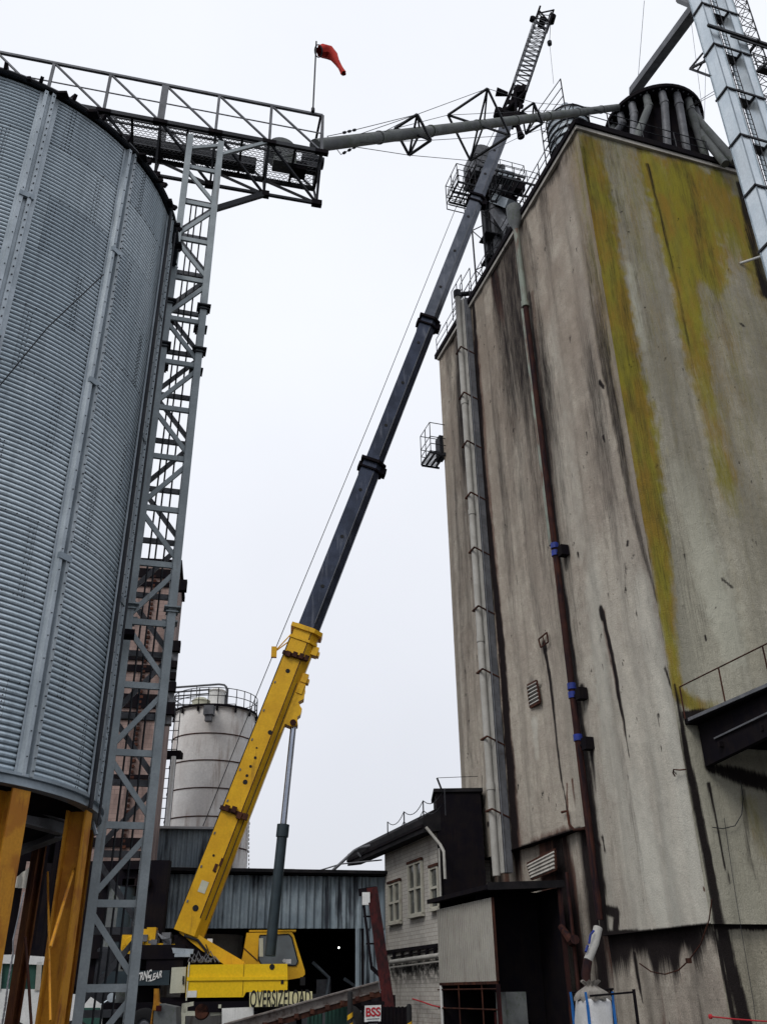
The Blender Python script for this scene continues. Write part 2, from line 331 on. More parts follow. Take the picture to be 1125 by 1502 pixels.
# ================================================================== CONCRETE SILO
C0 = V((9.4, 28.95, 0)); DR = V((.9505, .3107, 0)).normalized(); DL = V((-DR.y, DR.x, 0))
SH, SV, SU = 37.5, 18.3, 9.2
def S(u, v, z): return C0 + DR * u + DL * v + UP * z
def fl(x, y, off=0): p = onpl(x, y, C0 - DR * off, DR); return (p - C0).dot(DL), p.z     # photo -> left face (v, z)
def fr(x, y, off=0): p = onpl(x, y, C0 - DL * off, DL); return (p - C0).dot(DR), p.z     # photo -> right face (u, z)
_rs = np.random.RandomState(3); _T = _rs.rand(256, 256)
def vn(x, y):
    xi = np.floor(x).astype(int); yi = np.floor(y).astype(int); fx = x - xi; fy = y - yi
    fx = fx * fx * (3 - 2 * fx); fy = fy * fy * (3 - 2 * fy)
    a = _T[xi % 256, yi % 256]; b_ = _T[(xi + 1) % 256, yi % 256]; c = _T[xi % 256, (yi + 1) % 256]; d = _T[(xi + 1) % 256, (yi + 1) % 256]
    return (a * (1 - fx) + b_ * fx) * (1 - fy) + (c * (1 - fx) + d * fx) * fy
def fbm(x, y, o=4):
    s = 0; a = .5
    for i in range(o): s = s + a * vn(x * 2 ** i + 17 * i, y * 2 ** i + 31 * i); a /= 2
    return s / (1 - .5 ** o)
def stroke(A, U, Zz, pts, ws, ch, st, soft=1.0):
    """paint one stroke along a polyline in wall metres; ws = widths"""
    wob = (fbm(U * 1.7 + 5, Zz * .35, 3) - .5) * 1.5 + (fbm(U * 5 + 55, Zz * 3.1, 3) - .5) * 1.2
    best = np.zeros_like(U)
    for i in range(len(pts) - 1):
        (x0, y0), (x1, y1) = pts[i], pts[i + 1]; dx, dy = x1 - x0, y1 - y0; L2 = dx * dx + dy * dy + 1e-9
        t = np.clip(((U - x0) * dx + (Zz - y0) * dy) / L2, 0, 1)
        ww = (ws[i] + (ws[i + 1] - ws[i]) * t) * (1.5 if ch == 0 else .85)
        d = np.hypot(U - (x0 + t * dx), Zz - (y0 + t * dy)) / (ww * (1 + (.6 if ch in (0, 3) else .38) * wob))
        v_ = np.clip(1.25 - d * .72, 0, 1) if ch == 0 else np.clip(1.35 - d * .85, 0, 1); v_ = v_ * v_ * (3 - 2 * v_)
        s0 = st[i] + (st[i + 1] - st[i]) * t if hasattr(st, '__len__') else st
        best = np.maximum(best, v_ * s0)
    A[..., ch] = np.maximum(A[..., ch], best)
def wall(name, mtl, parent, P, L, z0, z1, strokes, disp, base=None, step=.075, u0=0.):
    nu = max(2, int((L - u0) / step)); nz_ = max(2, int((z1 - z0) / step))
    uu = np.linspace(u0, L, nu + 1); zz = np.linspace(z0, z1, nz_ + 1); U, Zz = np.meshgrid(uu, zz)
    A = np.zeros(U.shape + (4,)); 
    if base: base(A, U, Zz)
    for q in strokes: stroke(A, U, Zz, *q)
    D = disp(U, Zz)
    pts = P(U, Zz, D).reshape(-1, 3) - np.array(ORG[parent.name])
    n1 = nu + 1; i = (np.arange(nz_)[:, None] * n1 + np.arange(nu)[None, :]).ravel()
    F = np.stack([i, i + 1, i + n1 + 1, i + n1], 1)
    me = bpy.data.meshes.new(name); me.from_pydata(pts.tolist(), [], F.tolist()); me.polygons.foreach_set('use_smooth', [True] * len(F))
    ca = me.color_attributes.new('stain_shade', 'FLOAT_COLOR', 'POINT'); ca.data.foreach_set('color', np.clip(A, 0, 1).reshape(-1).astype(np.float32))
    me.materials.append(mtl); ob = bpy.data.objects.new(name, me); COL.objects.link(ob); ob.parent = parent; return ob
silo = thing('concrete_silo', C0, 'tall rectangular concrete grain silo with yellow moss streaks on its near face', 'silo')
LP = lambda pts, off=0: [fl(x, y, off) for x, y in pts]
RP = lambda pts, off=0: [fr(x, y, off) for x, y in pts]
MO, GI, RU, PA = 0, 1, 2, 3
Lst = [  # left face: (points, widths m, channel, strength)
 (LP([(722, 395), (728, 430), (738, 475)]), [.45, .5, .3], RU, [1, .9, .5]),
 (LP([(722, 400), (727, 430), (733, 470)]), [.28, .3, .12], GI, [.9, .7, .3]),
 (LP([(735, 470), (745, 560), (757, 650), (770, 760)]), [.25, .3, .3, .2], GI, [.5, .45, .35, .2]),
 (LP([(694, 440), (700, 560), (715, 760), (736, 960), (757, 1270)]), [.3, .3, .34, .4, .5], GI, [.9, .9, 1, 1, 1]),
 (LP([(697, 500), (722, 800), (758, 1250)]), [.5, .5, .6], RU, [.55, .6, .7]),
 (LP([(712, 425), (760, 330), (800, 270), (840, 215)]), [.5, .5, .6, .6], GI, [.4, .5, .45, .35]),
 (LP([(770, 330), (785, 420), (795, 520)]), [.5, .6, .3], GI, [.5, .35, .1]),
 (LP([(775, 430), (790, 560), (805, 700), (822, 850), (845, 1010), (862, 1130), (880, 1290), (885, 1370)]), [.2, .2, .22, .26, .32, .35, .35, .4], GI, [.7, .8, .9, .95, .8, .9, 1, 1]),
 (LP([(780, 430), (800, 620), (815, 760)]), [.25, .25, .2], RU, [.5, .5, .4]),
 (LP([(828, 805), (830, 835)]), [.25, .15], GI, [.9, .5]), (LP([(852, 1010), (856, 1040)]), [.25, .15], GI, [.9, .5]), (LP([(868, 1090), (874, 1160)]), [.22, .1], GI, [.95, .4]),
 (LP([(881, 893), (884, 906)]), [.20, .20], GI, 1), (LP([(884, 900), (898, 960), (908, 1030), (922, 1110)]), [.17, .15, .12, .05], GI, [1, 1, .95, .6]),
 (LP([(884, 900), (900, 980), (915, 1080)]), [.28, .2, .1], RU, [.6, .6, .4]),
 (LP([(798, 950), (806, 1000), (815, 1080), (822, 1140), (834, 1200)]), [.16, .13, .11, .09, .07], GI, [1, 1, .9, .8, .8]),
 (LP([(797, 945), (799, 955)]), [.2, .2], GI, 1),
 (LP([(830, 1150), (832, 1190), (838, 1225)]), [.1, .12, .12], RU, [.7, .8, .8]),
 (LP([(838, 1145), (842, 1185)]), [.14, .05], RU, [.8, .5]),
 (LP([(694, 1270), (750, 1250), (814, 1229), (850, 1218)]), [.12, .14, .16, .14], GI, [1, 1, 1, 1]),
 (LP([(780, 1240), (830, 1228), (850, 1240)]), [.4, .5, .4], RU, [.5, .7, .5]),
 (LP([(705, 1140), (707, 1190)]), [.1, .06], GI, [.6, .3]), (LP([(716, 1210), (722, 1206)]), [.15, .1], GI, .8),
 (LP([(858, 330), (872, 430), (890, 540), (905, 620), (925, 740), (950, 830), (970, 900)]), [.5, .6, .5, .35, .22, .15, .12], GI, [.25, .45, .62, .7, .62, .6, .7]),
 (LP([(880, 560), (885, 568)]), [.13, .1], GI, 1), (LP([(921, 795), (921, 800)]), [.1, .1], GI, 1), (LP([(884, 640), (886, 646)]), [.08, .08], GI, .9),
 (LP([(968, 905), (973, 935)]), [.06, .05], GI, [.9, .8]), (LP([(975, 980), (985, 1010)]), [.10, .08], GI, .8),
 (LP([(1000, 1030), (1020, 1110), (1040, 1250), (1052, 1345)]), [.10, .07, .05, .05], GI, [.9, .8, .9, .95]),
 (LP([(662, 600), (668, 720), (676, 900), (688, 1080), (695, 1240)]), [.35, .3, .3, .35, .3], GI, [.35, .4, .35, .35, .3]),
 (LP([(745, 560), (762, 720), (778, 860), (800, 1010)]), [.5, .45, .4, .35], GI, [.2, .35, .35, .2]),
 (LP([(910, 1090), (920, 1160), (935, 1240), (948, 1330)]), [.3, .28, .25, .2], GI, [.25, .32, .3, .2]),
 (LP([(865, 780), (872, 860), (880, 1000), (900, 1150)]), [.6, .7, .8, .8], PA, [.2, .5, .6, .5]),
 (LP([(940, 860), (985, 1080), (1010, 1240), (1030, 1340)]), [.7, .7, .6, .5], PA, [.5, .7, .8, .7]),
 (LP([(930, 1150), (950, 1260), (965, 1340)]), [.8, .9, .8], PA, [.6, .8, .8]),
 (LP([(800, 500), (830, 700), (850, 800)]), [1.0, 1.1, .8], PA, [.25, .4, .3]),
 (LP([(870, 1230), (880, 1240)]), [.1, .1], RU, .8), (LP([(884, 1228), (888, 1250)]), [.08, .05], GI, .9),
 (LP([(887, 1335), (905, 1340), (903, 1365)]), [.2, .22, .2], GI, [.95, 1, 1]), (LP([(885, 1370), (960, 1366), (1050, 1357)]), [.12, .07, .07], GI, 1),
 (LP([(783, 1060), (787, 1110)]), [.3, .2], PA, [.7, .3]),
 (LP([(1032, 1303), (1033, 1306)]), [.06, .06], RU, 1), (LP([(985, 1130), (990, 1136)]), [.05, .05], GI, .8),
 (LP([(780, 1000), (775, 1010)]), [.35, .3], GI, .35)]
for i in range(130):                   # short vertical chips and scars
    vq = random.uniform(.4, 17.5); zq = random.uniform(8, 35); ln = random.uniform(.1, .45)
    Lst.append(([(vq, zq), (vq + random.uniform(.0, .22), zq - ln)], [random.uniform(.03, .07), .02], GI, [random.uniform(.6, .95), .4]))
Rst = [
 (RP([(864, 206), (872, 280), (884, 350), (900, 440), (918, 530), (935, 610), (950, 700), (962, 780), (972, 860), (980, 930), (988, 990), (995, 1020)]), [.45, .55, .5, .5, .5, .45, .42, .36, .26, .20, .18, .2], MO, [.7, .95, 1, 1, 1, 1, .95, .9, .85, .8, .8, .85]),
 (RP([(1000, 1022), (1020, 1038), (1050, 1036)]), [.22, .2, .15], MO, [.85, .8, .4]),
 (RP([(955, 235), (965, 270), (985, 350), (1000, 410), (1015, 480), (1030, 550), (1048, 640), (1062, 700), (1075, 750)]), [.55, .6, .5, .45, .42, .4, .36, .36, .3], MO, [.8, 1, 1, 1, .9, .7, .55, .6, .3]),
 (RP([(1000, 260), (1015, 320), (1035, 390), (1045, 430)]), [1.0, 1.1, .9, .5], MO, [.9, 1, .9, .3]),
 (RP([(1045, 270), (1065, 330), (1085, 390)]), [.8, .7, .5], MO, [.85, .8, .35]),
 (RP([(1082, 300), (1098, 370), (1115, 430)]), [.5, .5, .4], MO, [.8, .8, .5]),
 (RP([(1040, 560), (1060, 600), (1075, 640)]), [.4, .4, .3], MO, [.3, .35, .1]),
 (RP([(1085, 270), (1105, 360), (1125, 430)]), [.25, .35, .5], GI, [.8, .7, .8]),
 (RP([(855, 215), (866, 290), (886, 400)]), [.12, .15, .1], GI, [.5, .5, .3]),
 (RP([(950, 240), (965, 300), (982, 370), (1000, 450), (1020, 560)]), [.12, .12, .1, .08, .06], GI, [.7, .6, .6, .45, .3]),
 (RP([(900, 230), (920, 330), (940, 450), (960, 560)]), [.6, .6, .5, .4], GI, [.12, .25, .2, .1]),
 (RP([(925, 390), (935, 470), (945, 510)]), [.25, .3, .2], PA, [.7, .9, .5]),
 (RP([(850, 193), (960, 222), (1080, 256)]), [.3, .3, .3], PA, [.6, .6, .5]),
 (RP([(1000, 700), (1030, 800), (1060, 900), (1080, 960)]), [.9, .9, .9, .7], PA, [.3, .6, .75, .6]),
 (RP([(1060, 850), (1075, 860)]), [.1, .08], GI, .7), (RP([(1033, 932), (1036, 940)]), [.05, .04], GI, 1), (RP([(1087, 475), (1090, 478)]), [.1, .1], GI, .8),
 (RP([(990, 1005), (1008, 1110), (1022, 1180), (1038, 1260), (1048, 1320), (1055, 1358)]), [.06, .15, .17, .17, .20, .22], GI, [.8, 1, 1, 1, 1, 1]),
 (RP([(1040, 1150), (1052, 1210), (1063, 1270), (1075, 1310)]), [.10, .07, .05, .02], GI, [1, .95, .9, .7]),
 (RP([(1005, 1050), (1060, 1042), (1125, 1050)]), [.2, .15, .3], GI, [1, .7, .8]),
 (RP([(1040, 1125), (1125, 1150)]), [.25, .35], GI, [.9, .9]),  # this stroke and the one above paint the canopy's shade
 (RP([(1100, 1180), (1120, 1250)]), [.2, .15], MO, [.4, .3]), (RP([(1090, 1160), (1100, 1260), (1110, 1290)]), [.12, .1, .05], GI, [.5, .5, .3])]
for i in range(60):
    uq = random.uniform(.5, 9); zq = random.uniform(11, 34); ln = random.uniform(.05, .25)
    Rst.append(([(uq, zq), (uq + random.uniform(-.15, .15), zq - ln)], [random.uniform(.03, .06), .02], GI, [random.uniform(.5, .85), .4]))
def ldisp(U, Zz):
    e_ = np.clip(U / .6, 0, 1) * np.clip((SV - U) / .5, 0, 1)
    fl_ = .085 * (1 - np.abs(np.sin(np.pi * U / 2.3)) ** .7) * -1.0
    return (fl_ + (fbm(U * .8, Zz * .22, 3) - .5) * .14 + (fbm(U * 2.3 + 40, Zz * .9, 3) - .5) * .07) * e_ + (fbm(U * 6, Zz * 3, 2) - .5) * .015
def rdisp(U, Zz):
    e_ = np.clip(U / .6, 0, 1)
    return ((fbm(U * .6 + 9, Zz * .2, 3) - .5) * .10 - .05 * np.exp(-((U - 3.35) / .18) ** 2)) * e_ + (fbm(U * 6 + 70, Zz * 3, 2) - .5) * .015
_c, _r, _l = np.array(C0), np.array(DR), np.array(DL)
def PLf(off=0.): return lambda U, Zz, D: _c + _l * U[..., None] - _r * (D + off)[..., None] + np.array([0, 0, 1.]) * Zz[..., None]
def PRf(off=0.): return lambda U, Zz, D: _c + _r * U[..., None] - _l * (D + off)[..., None] + np.array([0, 0, 1.]) * Zz[..., None]
def lbase(A, U, Zz):
    A[..., GI] = np.clip((fbm(U * .55, Zz * .05, 3) - .42) * 2.0, 0, .6) * np.clip((Zz - 6) / 20, .25, 1.15)
    A[..., GI] = np.maximum(A[..., GI], np.clip(1 - (SH - Zz) / 4., 0, 1) * .35 * fbm(U * 1.2, Zz * .2, 3))
    A[..., PA] = np.clip(1 - (Zz - 3) / 16, 0, 1) * np.clip((8 - U) / 2, .3, 1.4) * .75 * fbm(U * .8 + 3, Zz * .15, 3)
    A[..., MO] = np.clip(1 - np.abs(U - .4) / 1.1, 0, 1) * np.clip((Zz - 14) / 12, 0, 1) * .4
def rbase(A, U, Zz):
    A[..., GI] = np.clip((fbm(U * .7 + 8, Zz * .06, 3) - .45) * 1.2, 0, .3)
    A[..., MO] = np.clip(1.25 - (SH - Zz) / 20., 0, 1) * .62 * np.clip(U / 5 + .25, 0, 1) * np.clip(fbm(U * .9, Zz * .08, 3) + .1, 0, 1)
    A[..., PA] = np.clip(1 - (Zz - 8) / 14, 0, 1) * .5 * fbm(U * .8 + 3, Zz * .15, 3)
wall('wall', M['conc_l'], silo, PLf(), SV, 6.9, SH, Lst, ldisp, lbase)
wall('wall', M['conc_l'], silo, PLf(), 6.45, 3.2, 6.9, Lst, ldisp, lbase)
wall('wall', M['conc_r'], silo, PRf(), SU, 3.2, SH, Rst, rdisp, rbase)
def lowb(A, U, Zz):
    A[..., GI] = np.clip(1.5 - 1.5 * (3.2 - Zz) / (.3 + 2.0 * fbm(U * 1.5, Zz * .0 + 2, 3)), 0, 1) * np.clip(.3 + U / 2.0, 0, 1) + np.clip((fbm(U * 1.2, Zz * .2, 3) - .55) * 2, 0, .5)  # stains plus painted shade under the ledge, fading downwards
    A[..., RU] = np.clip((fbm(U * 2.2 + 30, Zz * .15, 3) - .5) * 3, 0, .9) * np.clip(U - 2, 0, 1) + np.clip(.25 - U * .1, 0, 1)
lowst = [(LP([(930, 1400), (935, 1440), (940, 1470)], -.3), [.14, .1, .06], GI, [1, 1, .8]), (LP([(1050, 1370), (1065, 1430), (1085, 1500)], -.3), [.1, .12, .15], GI, [1, 1, 1])]
def lowb2(A, U, Zz):
    A[..., GI] = np.clip((fbm(U * .9, Zz * .25, 3) - .3) * 2.2, 0, 1) * np.clip(U / 9, .5, 1); A[..., GI] = np.maximum(A[..., GI], np.clip(1.3 - np.abs(U - 7.2) / .5, 0, .95)); A[..., RU] = np.clip((fbm(U * 1.5 + 9, Zz * .2, 3) - .35) * 2.8, 0, .9)
wall('lower_wall', M['conc_l'], silo, PLf(-.3), SV, 0, 6.9, [], ldisp, lowb2, u0=6.45)
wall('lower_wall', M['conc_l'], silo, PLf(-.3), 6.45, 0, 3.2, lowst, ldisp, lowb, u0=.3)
Rlow = [([(.55, 3.2), (.85, 0)], [.25, .3], GI, 1), ([(.3, 3.1), (.5, 0)], [.08, .12], GI, 1), ([(.3, 3.15), (SU, 3.15)], [.1, .12], GI, 1)]  # last stroke paints the ledge's shade along the wall top
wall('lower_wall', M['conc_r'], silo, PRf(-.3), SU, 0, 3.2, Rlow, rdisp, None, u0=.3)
b = MB()
b.hexa([S(.3, .3, 3.2), S(SU, .3, 3.2), S(SU, 6.45, 3.2), S(.3, 6.45, 3.2), S(.1, .1, 3.24), S(SU, .1, 3.24), S(SU, 6.45, 3.24), S(.1, 6.45, 3.24)])
b.add([S(0, 0, 3.2), S(SU, 0, 3.2), S(SU, .35, 3.2), S(0, .35, 3.2)], [(3, 2, 1, 0)]); b.add([S(0, .35, 3.2), S(.35, .35, 3.2), S(.35, 6.45, 3.2), S(0, 6.45, 3.2)], [(3, 2, 1, 0)])
b.add([S(-.1, 6.45, 6.9), S(.35, 6.45, 6.9), S(.35, SV, 6.9), S(-.1, SV, 6.9)], [(3, 2, 1, 0)])
b.add([S(-.02, 6.45, 3.2), S(.35, 6.45, 3.2), S(.35, 6.45, 6.9), S(-.02, 6.45, 6.9)], [(0, 1, 2, 3)])
b.add([S(SU, 0, 0), S(SU, SV, 0), S(SU, SV, SH), S(SU, 0, SH)], [(0, 1, 2, 3)]); b.add([S(0, SV, 0), S(SU, SV, 0), S(SU, SV, SH), S(0, SV, SH)], [(3, 2, 1, 0)])
b.build('back_wall', M['grime_shade'], silo)
b = MB(); ov = .22
b.hexa([S(-ov, -ov, SH + .002), S(SU + ov, -ov, SH + .002), S(SU + ov, SV + ov, SH + .002), S(-ov, SV + ov, SH + .002), S(-ov, -ov, SH + .34), S(SU + ov, -ov, SH + .34), S(SU + ov, SV + ov, SH + .34), S(-ov, SV + ov, SH + .34)])
b.build('roof_slab', M['grime_shade'], silo)
b = MB()                                # pale weathered lip under the roof slab
b.beam(S(-.05, -.03, SH - .12), S(-.05, SV, SH - .12), .16, .22); b.beam(S(-.12, -.05, SH - .12), S(SU, -.05, SH - .12), .16, .22)
b.build('cornice', M['house'], silo)
def rail(b, pts, h=1.07, mids=(.55,), sp_=1.8, r=.028, zb=0):
    for a_, c in zip(pts[:-1], pts[1:]):
        a_, c = V(a_), V(c); L = (c - a_).length; n = max(1, round(L / sp_))
        for k in range(n + 1): q = a_.lerp(c, k / n); b.tube(q + UP * zb, q + UP * h, r, 6)
        for hh in (h,) + tuple(mids): b.tube(a_ + UP * hh, c + UP * hh, r * .9, 6)
b = MB(); rail(b, [S(-.12, SV, SH + .34), S(-.12, -.12, SH + .34), S(SU, -.12, SH + .34)], 1.15, (.6,)); b.build('handrail', M['steel_dk'], silo)
# vents on the left face
for pts, ns in (([(774, 1006), (787, 999), (792, 1030), (778, 1038)], 6), ([(774, 1268), (814, 1247), (815, 1276), (780, 1290)], 5)):
    q = [onpl(x, y, C0 - DR * (.06 if ns == 6 else .12), DR) for x, y in pts]
    b = MB(); n_ = len(q)
    for i in range(4): b.beam(q[i], q[(i + 1) % 4], .1, .07, DR)
    vt = b.build('wall_vent', M['rust'], silo)
    b = MB(); b.add([p + DR * .05 for p in q], [(0, 1, 2, 3)]); b.build('vent_recess', M['grime_shade'], vt)
    b = MB()
    for k in range(ns):
        t = (k + .5) / ns; b.beam(q[0].lerp(q[3], t), q[1].lerp(q[2], t), .10, .07 if ns == 6 else .12, (DR * .6 + UP).normalized())
    b.build('slat', M['pale_pipe'] if ns == 6 else M['house'], vt, kind='stuff')
# little scuttle frame above the drain hole
b = MB(); q = [onpl(x, y, C0 - DR * .12, DR) for x, y in [(790, 938), (802, 928), (804, 942), (793, 950)]]
for i in range(4): b.beam(q[i], q[(i + 1) % 4], .05, .05, DR)
b.beam(q[0].lerp(q[1], .5), q[3].lerp(q[2], .5), .03, .03, DR); b.build('drain_frame', M['rust'], silo)
b = MB(); a_ = onpl(1085, 386, C0, DL); b.tube(a_, onpl(1140, 368, C0 - DL * .9, DL), .06, 8)
T(b.build('stub_pipe', M['white']), 'short white pipe sticking out of the mossy wall at the right edge', 'pipe')
for pts, lab in (([(997, 1130), (988, 1129), (987, 1134), (990, 1139)], 'small rusty iron hook on the concrete wall beside the dark corner gap'),):
    b = MB(); b.loft([onpl(x, y, C0 - DR * .12, DR) for x, y in [(1006, 1129)] + pts], .025, 6); T(b.build('wall_hook', M['rust']), lab, 'hook')
# hanging cable loops near the corner
b = MB(); b.loft([onpl(x, y, C0 - DR * .08, DR) for x, y in [(1044, 1320), (1040, 1350), (1028, 1385), (1010, 1410), (995, 1424), (975, 1430), (955, 1426), (938, 1414)]], .02, 6)
b.box(onpl(1010, 1410, C0 - DR * .1, DR), (.14, .14, .14)); T(b.build('hanging_cable', M['rust']), 'rusty cable sagging in a loop below the ledge of the silo', 'cable')
b = MB(); b.loft([onpl(x, y, C0 - DL * .08, DL) for x, y in [(1086, 1145), (1090, 1170), (1088, 1195), (1078, 1212), (1060, 1216), (1045, 1214)]], .014, 6)
T(b.build('hanging_cable', M['steel_dk']), 'thin dark cable curling down the wall under the canopy', 'cable')
b = MB(); b.loft([onpl(x, y, C0 - DL * .06, DL) for x, y in [(1062, 1200), (1075, 1290), (1088, 1370), (1105, 1470), (1110, 1510)]], .008, 5)
T(b.build('wall_wire', M['steel_dk']), 'thin wire running down the pale wall right of the dark corner gap', 'wire')
b = MB(); b.loft([onpl(1042, 1492, C0 - DL * .35, DL), onpl(1080, 1496, C0 - DL * .4, DL), onpl(1135, 1500, C0 - DL * .5, DL)], .022, 6); b.lathe(onpl(1042, 1492, C0 - DL * .35, DL), [(0, -.05), (.06, -.03), (.06, .03), (0, .05)], 10, DR)
T(b.build('safety_rope', M['redrope']), 'red safety rope stretched along the foot of the silo at lower right', 'rope')

# big pipes on the left face
def onL(x, y, off): return onpl(x, y, C0 - DR * off, DR)
pz = thing('wall_pipe', S(-.5, 13.6, 5.5), 'pale grey spout pipe strapped to the silo wall beside a dark grimy conduit', 'pipe')
v0 = 13.45
b = MB(); b.tube(S(-.62, v0 + .0, 5.9), S(-.62, v0, 38.6), .17, 14); b.build('pipe', M['pale_pipe'], pz)
for z_ in (9.5, 16.5, 23.5, 30.5):
    b = MB(); b.tube(S(-.62, v0, z_), S(-.62, v0, z_ + .3), .2, 14); b.build('coupling', M['pale_pipe'], pz)
b = MB(); b.tube(S(-.62, v0, 38.3), S(-.62, v0, 38.75), .24, 12); b.tube(S(-.62, v0, 38.5), S(1.0, v0 - .2, 38.95), .15, 10); b.build('elbow', M['steel_dk'], pz)
b = MB(); b.box(S(-.18, v0 - .24, 22), (.30, .42, 32), DR)
for dv in (-.27, .17): b.beam(S(-.38, v0 + dv - .2, 6), S(-.38, v0 + dv - .2, 38), .04, .05)
b.build('cable_tray', M['steel_mid'], pz)
b = MB()
for dv in (-.40, -.30, -.19, -.08): b.tube(S(-.44, v0 + dv, 6), S(-.44, v0 + dv, 38), .028, 6)
b.build('cable', M['pale_pipe'], pz)
for z_ in (8.6, 11.8, 15, 18.2, 21.4, 24.6, 27.8, 31, 34.2):
    b = MB(); b.beam(S(-.82, v0 + .28, z_), S(-.82, v0 - .45, z_), .07, .07); b.beam(S(-.82, v0 + .28, z_), S(0, v0 + .28, z_), .06, .06); b.beam(S(-.82, v0 - .45, z_), S(0, v0 - .45, z_ - .35), .06, .06); b.build('bracket', M['rust'], pz)
pz = thing('wall_pipe', S(-.3, 6.6, 3), 'greenish pipe turning rusty with blue couplings running down the silo wall', 'pipe')
def p2(y): return {320: 0}.get(y)
zt_ = fl(757, 335, .35)[1]; v1 = fl(757, 335, .35)[0]; v2, zb_ = fl(880, 1350, .35); zbl = fl(812, 800, .35)[1]
def PP(z_): t = (z_ - zb_) / (zt_ - zb_); return S(-.35, v2 + (v1 - v2) * t, z_)
zmid = fl(775, 440, .35)[1]
b = MB(); b.tube(PP(zmid), PP(zt_), .16, 14); b.build('upper_pipe', M['green_pipe'], pz)
b = MB(); b.tube(PP(zb_), PP(zmid), .135, 14); b.build('lower_pipe', M['rust_pipe'], pz)
b = MB(); a_ = PP(zmid) - DL * -.0; b.loft([PP(zmid) + UP * -.2 - DR * .08 + DL * .13, PP(zbl) - DR * .08 + DL * .12], .105, 12); b.build('pale_stripe_pipe', M['green_pipe'], pz)
b = MB(); b.lathe(PP(zt_), [(.17, -.1), (.2, .1), (.42, .7), (.42, 1.5), (.2, 1.7)], 12); b.build('inlet_hopper', M['mossy_pipe'], pz)
b = MB(); b.tube(PP(zmid) - UP * .15, PP(zmid) + UP * .2, .2, 14); b.build('coupling', M['green_pipe'], pz)
for py, px_ in ((810, 812), (1015, 840), (1087, 849)):
    z_ = fl(px_, py, .35)[1]
    for dz in ((-.25, .1) if py < 1050 else (0,)):
        b = MB(); b.tube(PP(z_ + dz), PP(z_ + dz + .24), .175, 14); b.build('coupling', M['blue'], pz, label='bright blue coupling')
    b = MB(); q = PP(z_); b.box(q - DL * .45 - UP * .2 + DR * .12, (.35, .35, .45), DR); b.beam(q - DL * .15 - UP * .2, q - DL * .6 - UP * .2, .08, .08); b.build('clamp', M['grime_shade'], pz)

# drain stub inside hole with conduit running along ledge
b = MB(); b.loft([onL(x, y, .12) for x, y in [(824, 1192), (832, 1190), (835, 1210), (842, 1218), (858, 1216)]], .05, 8)
T(b.build('conduit', M['rust']), 'short bent conduit with grey box above the left ledge of the silo', 'conduit')

# grain bag and its filling spout
bagc = Wd(872, 1500, 27.5); bagc.z = 0
sp0 = Wd(877, 1357, 28.4)
tsp = thing('filling_spout', (bagc.x, bagc.y, 1.5), 'pale dented filling tube angled down over the white bag', 'spout')
b = MB(); b.loft([Wd(877, 1362, 28.3), Wd(872, 1385, 28.1), Wd(862, 1410, 27.9)], [.13, .12, .12], 12); b.build('tube', M['pale_pipe'], tsp)
b = MB(); b.loft([Wd(862, 1410, 27.9), Wd(859, 1430, 27.8), Wd(861, 1452, 27.7)], [.125, .13, .1], 12); b.build('sleeve', M['rust_pipe'], tsp)
b = MB(); b.loft([Wd(871, 1366, 28.0), Wd(866, 1372, 27.9), Wd(864, 1385, 27.9)], .03, 8); b.loft([Wd(862, 1388, 27.9), Wd(859, 1397, 27.8)], .035, 8); b.build('tie', M['blue'], tsp)
tb = thing('bulk_bag', bagc, 'white woven bulk bag with blue straps hanging under the filling tube', 'bag')
b = MB(); ang = R_(20); ax_ = V((math.cos(ang), math.sin(ang), 0)); ay_ = V((-ax_.y, ax_.x, 0))
zs = [(0.0, .34), (.2, .40), (.6, .42), (1.0, .41), (1.35, .40), (1.6, .38), (1.68, .31)]
rows = []
for z_, r_ in zs:
    row = []
    for k in range(32):
        a = 2 * math.pi * k / 32; cs, sn = math.cos(a), math.sin(a); sq = (abs(cs) ** 5 + abs(sn) ** 5) ** (-1 / 5)
        rr = r_ * sq * (1 + .045 * math.sin(7 * a + z_ * 4) + .03 * math.sin(13 * a - z_ * 5)); row.append(bagc + ax_ * cs * rr + ay_ * sn * rr + UP * z_ * .8)
    rows.append(row)
b.add([p for r_ in rows for p in r_], [(i * 32 + k, i * 32 + (k + 1) % 32, (i + 1) * 32 + (k + 1) % 32, (i + 1) * 32 + k) for i in range(len(zs) - 1) for k in range(32)], True); b.build('bag_body', M['cloth'], tb)
b = MB(); rows = []
for z_, r_ in ((1.62, .42), (1.72, .42), (1.85, .36), (1.95, .22), (2.02, .13), (2.07, .15), (2.16, .24)):
    row = []
    for k in range(36):
        a = 2 * math.pi * k / 36; rr = r_ * (1 + .16 * math.sin(9 * a + z_ * 2) + .08 * math.sin(5 * a + 2)); row.append(bagc + V((math.cos(a) * rr, math.sin(a) * rr, z_ * .83 - .03 + .03 * math.sin(9 * a))))
    rows.append(row)
b.add([p for r_ in rows for p in r_], [(i * 36 + k, i * 36 + (k + 1) % 36, (i + 1) * 36 + (k + 1) % 36, (i + 1) * 36 + k) for i in range(6) for k in range(36)], True); b.build('gathered_top', M['greycloth'], tb)
for sx, sy in ((-1, -1), (1, -1), (1, 1), (-1, 1)):
    b = MB(); q = bagc + ax_ * sx * .385 + ay_ * sy * .385; b.beam(q + UP * .1, q + UP * 1.2, .07, .03, ay_); b.beam(q + UP * 1.2, q + UP * 1.5 + ax_ * sx * .02, .06, .02, ay_); b.build('strap', M['bluestrap'], tb)
tf = thing('bag_frame', (bagc.x, bagc.y, 0), 'dark iron pipe frame holding the white bulk bag', 'frame')
b = MB()
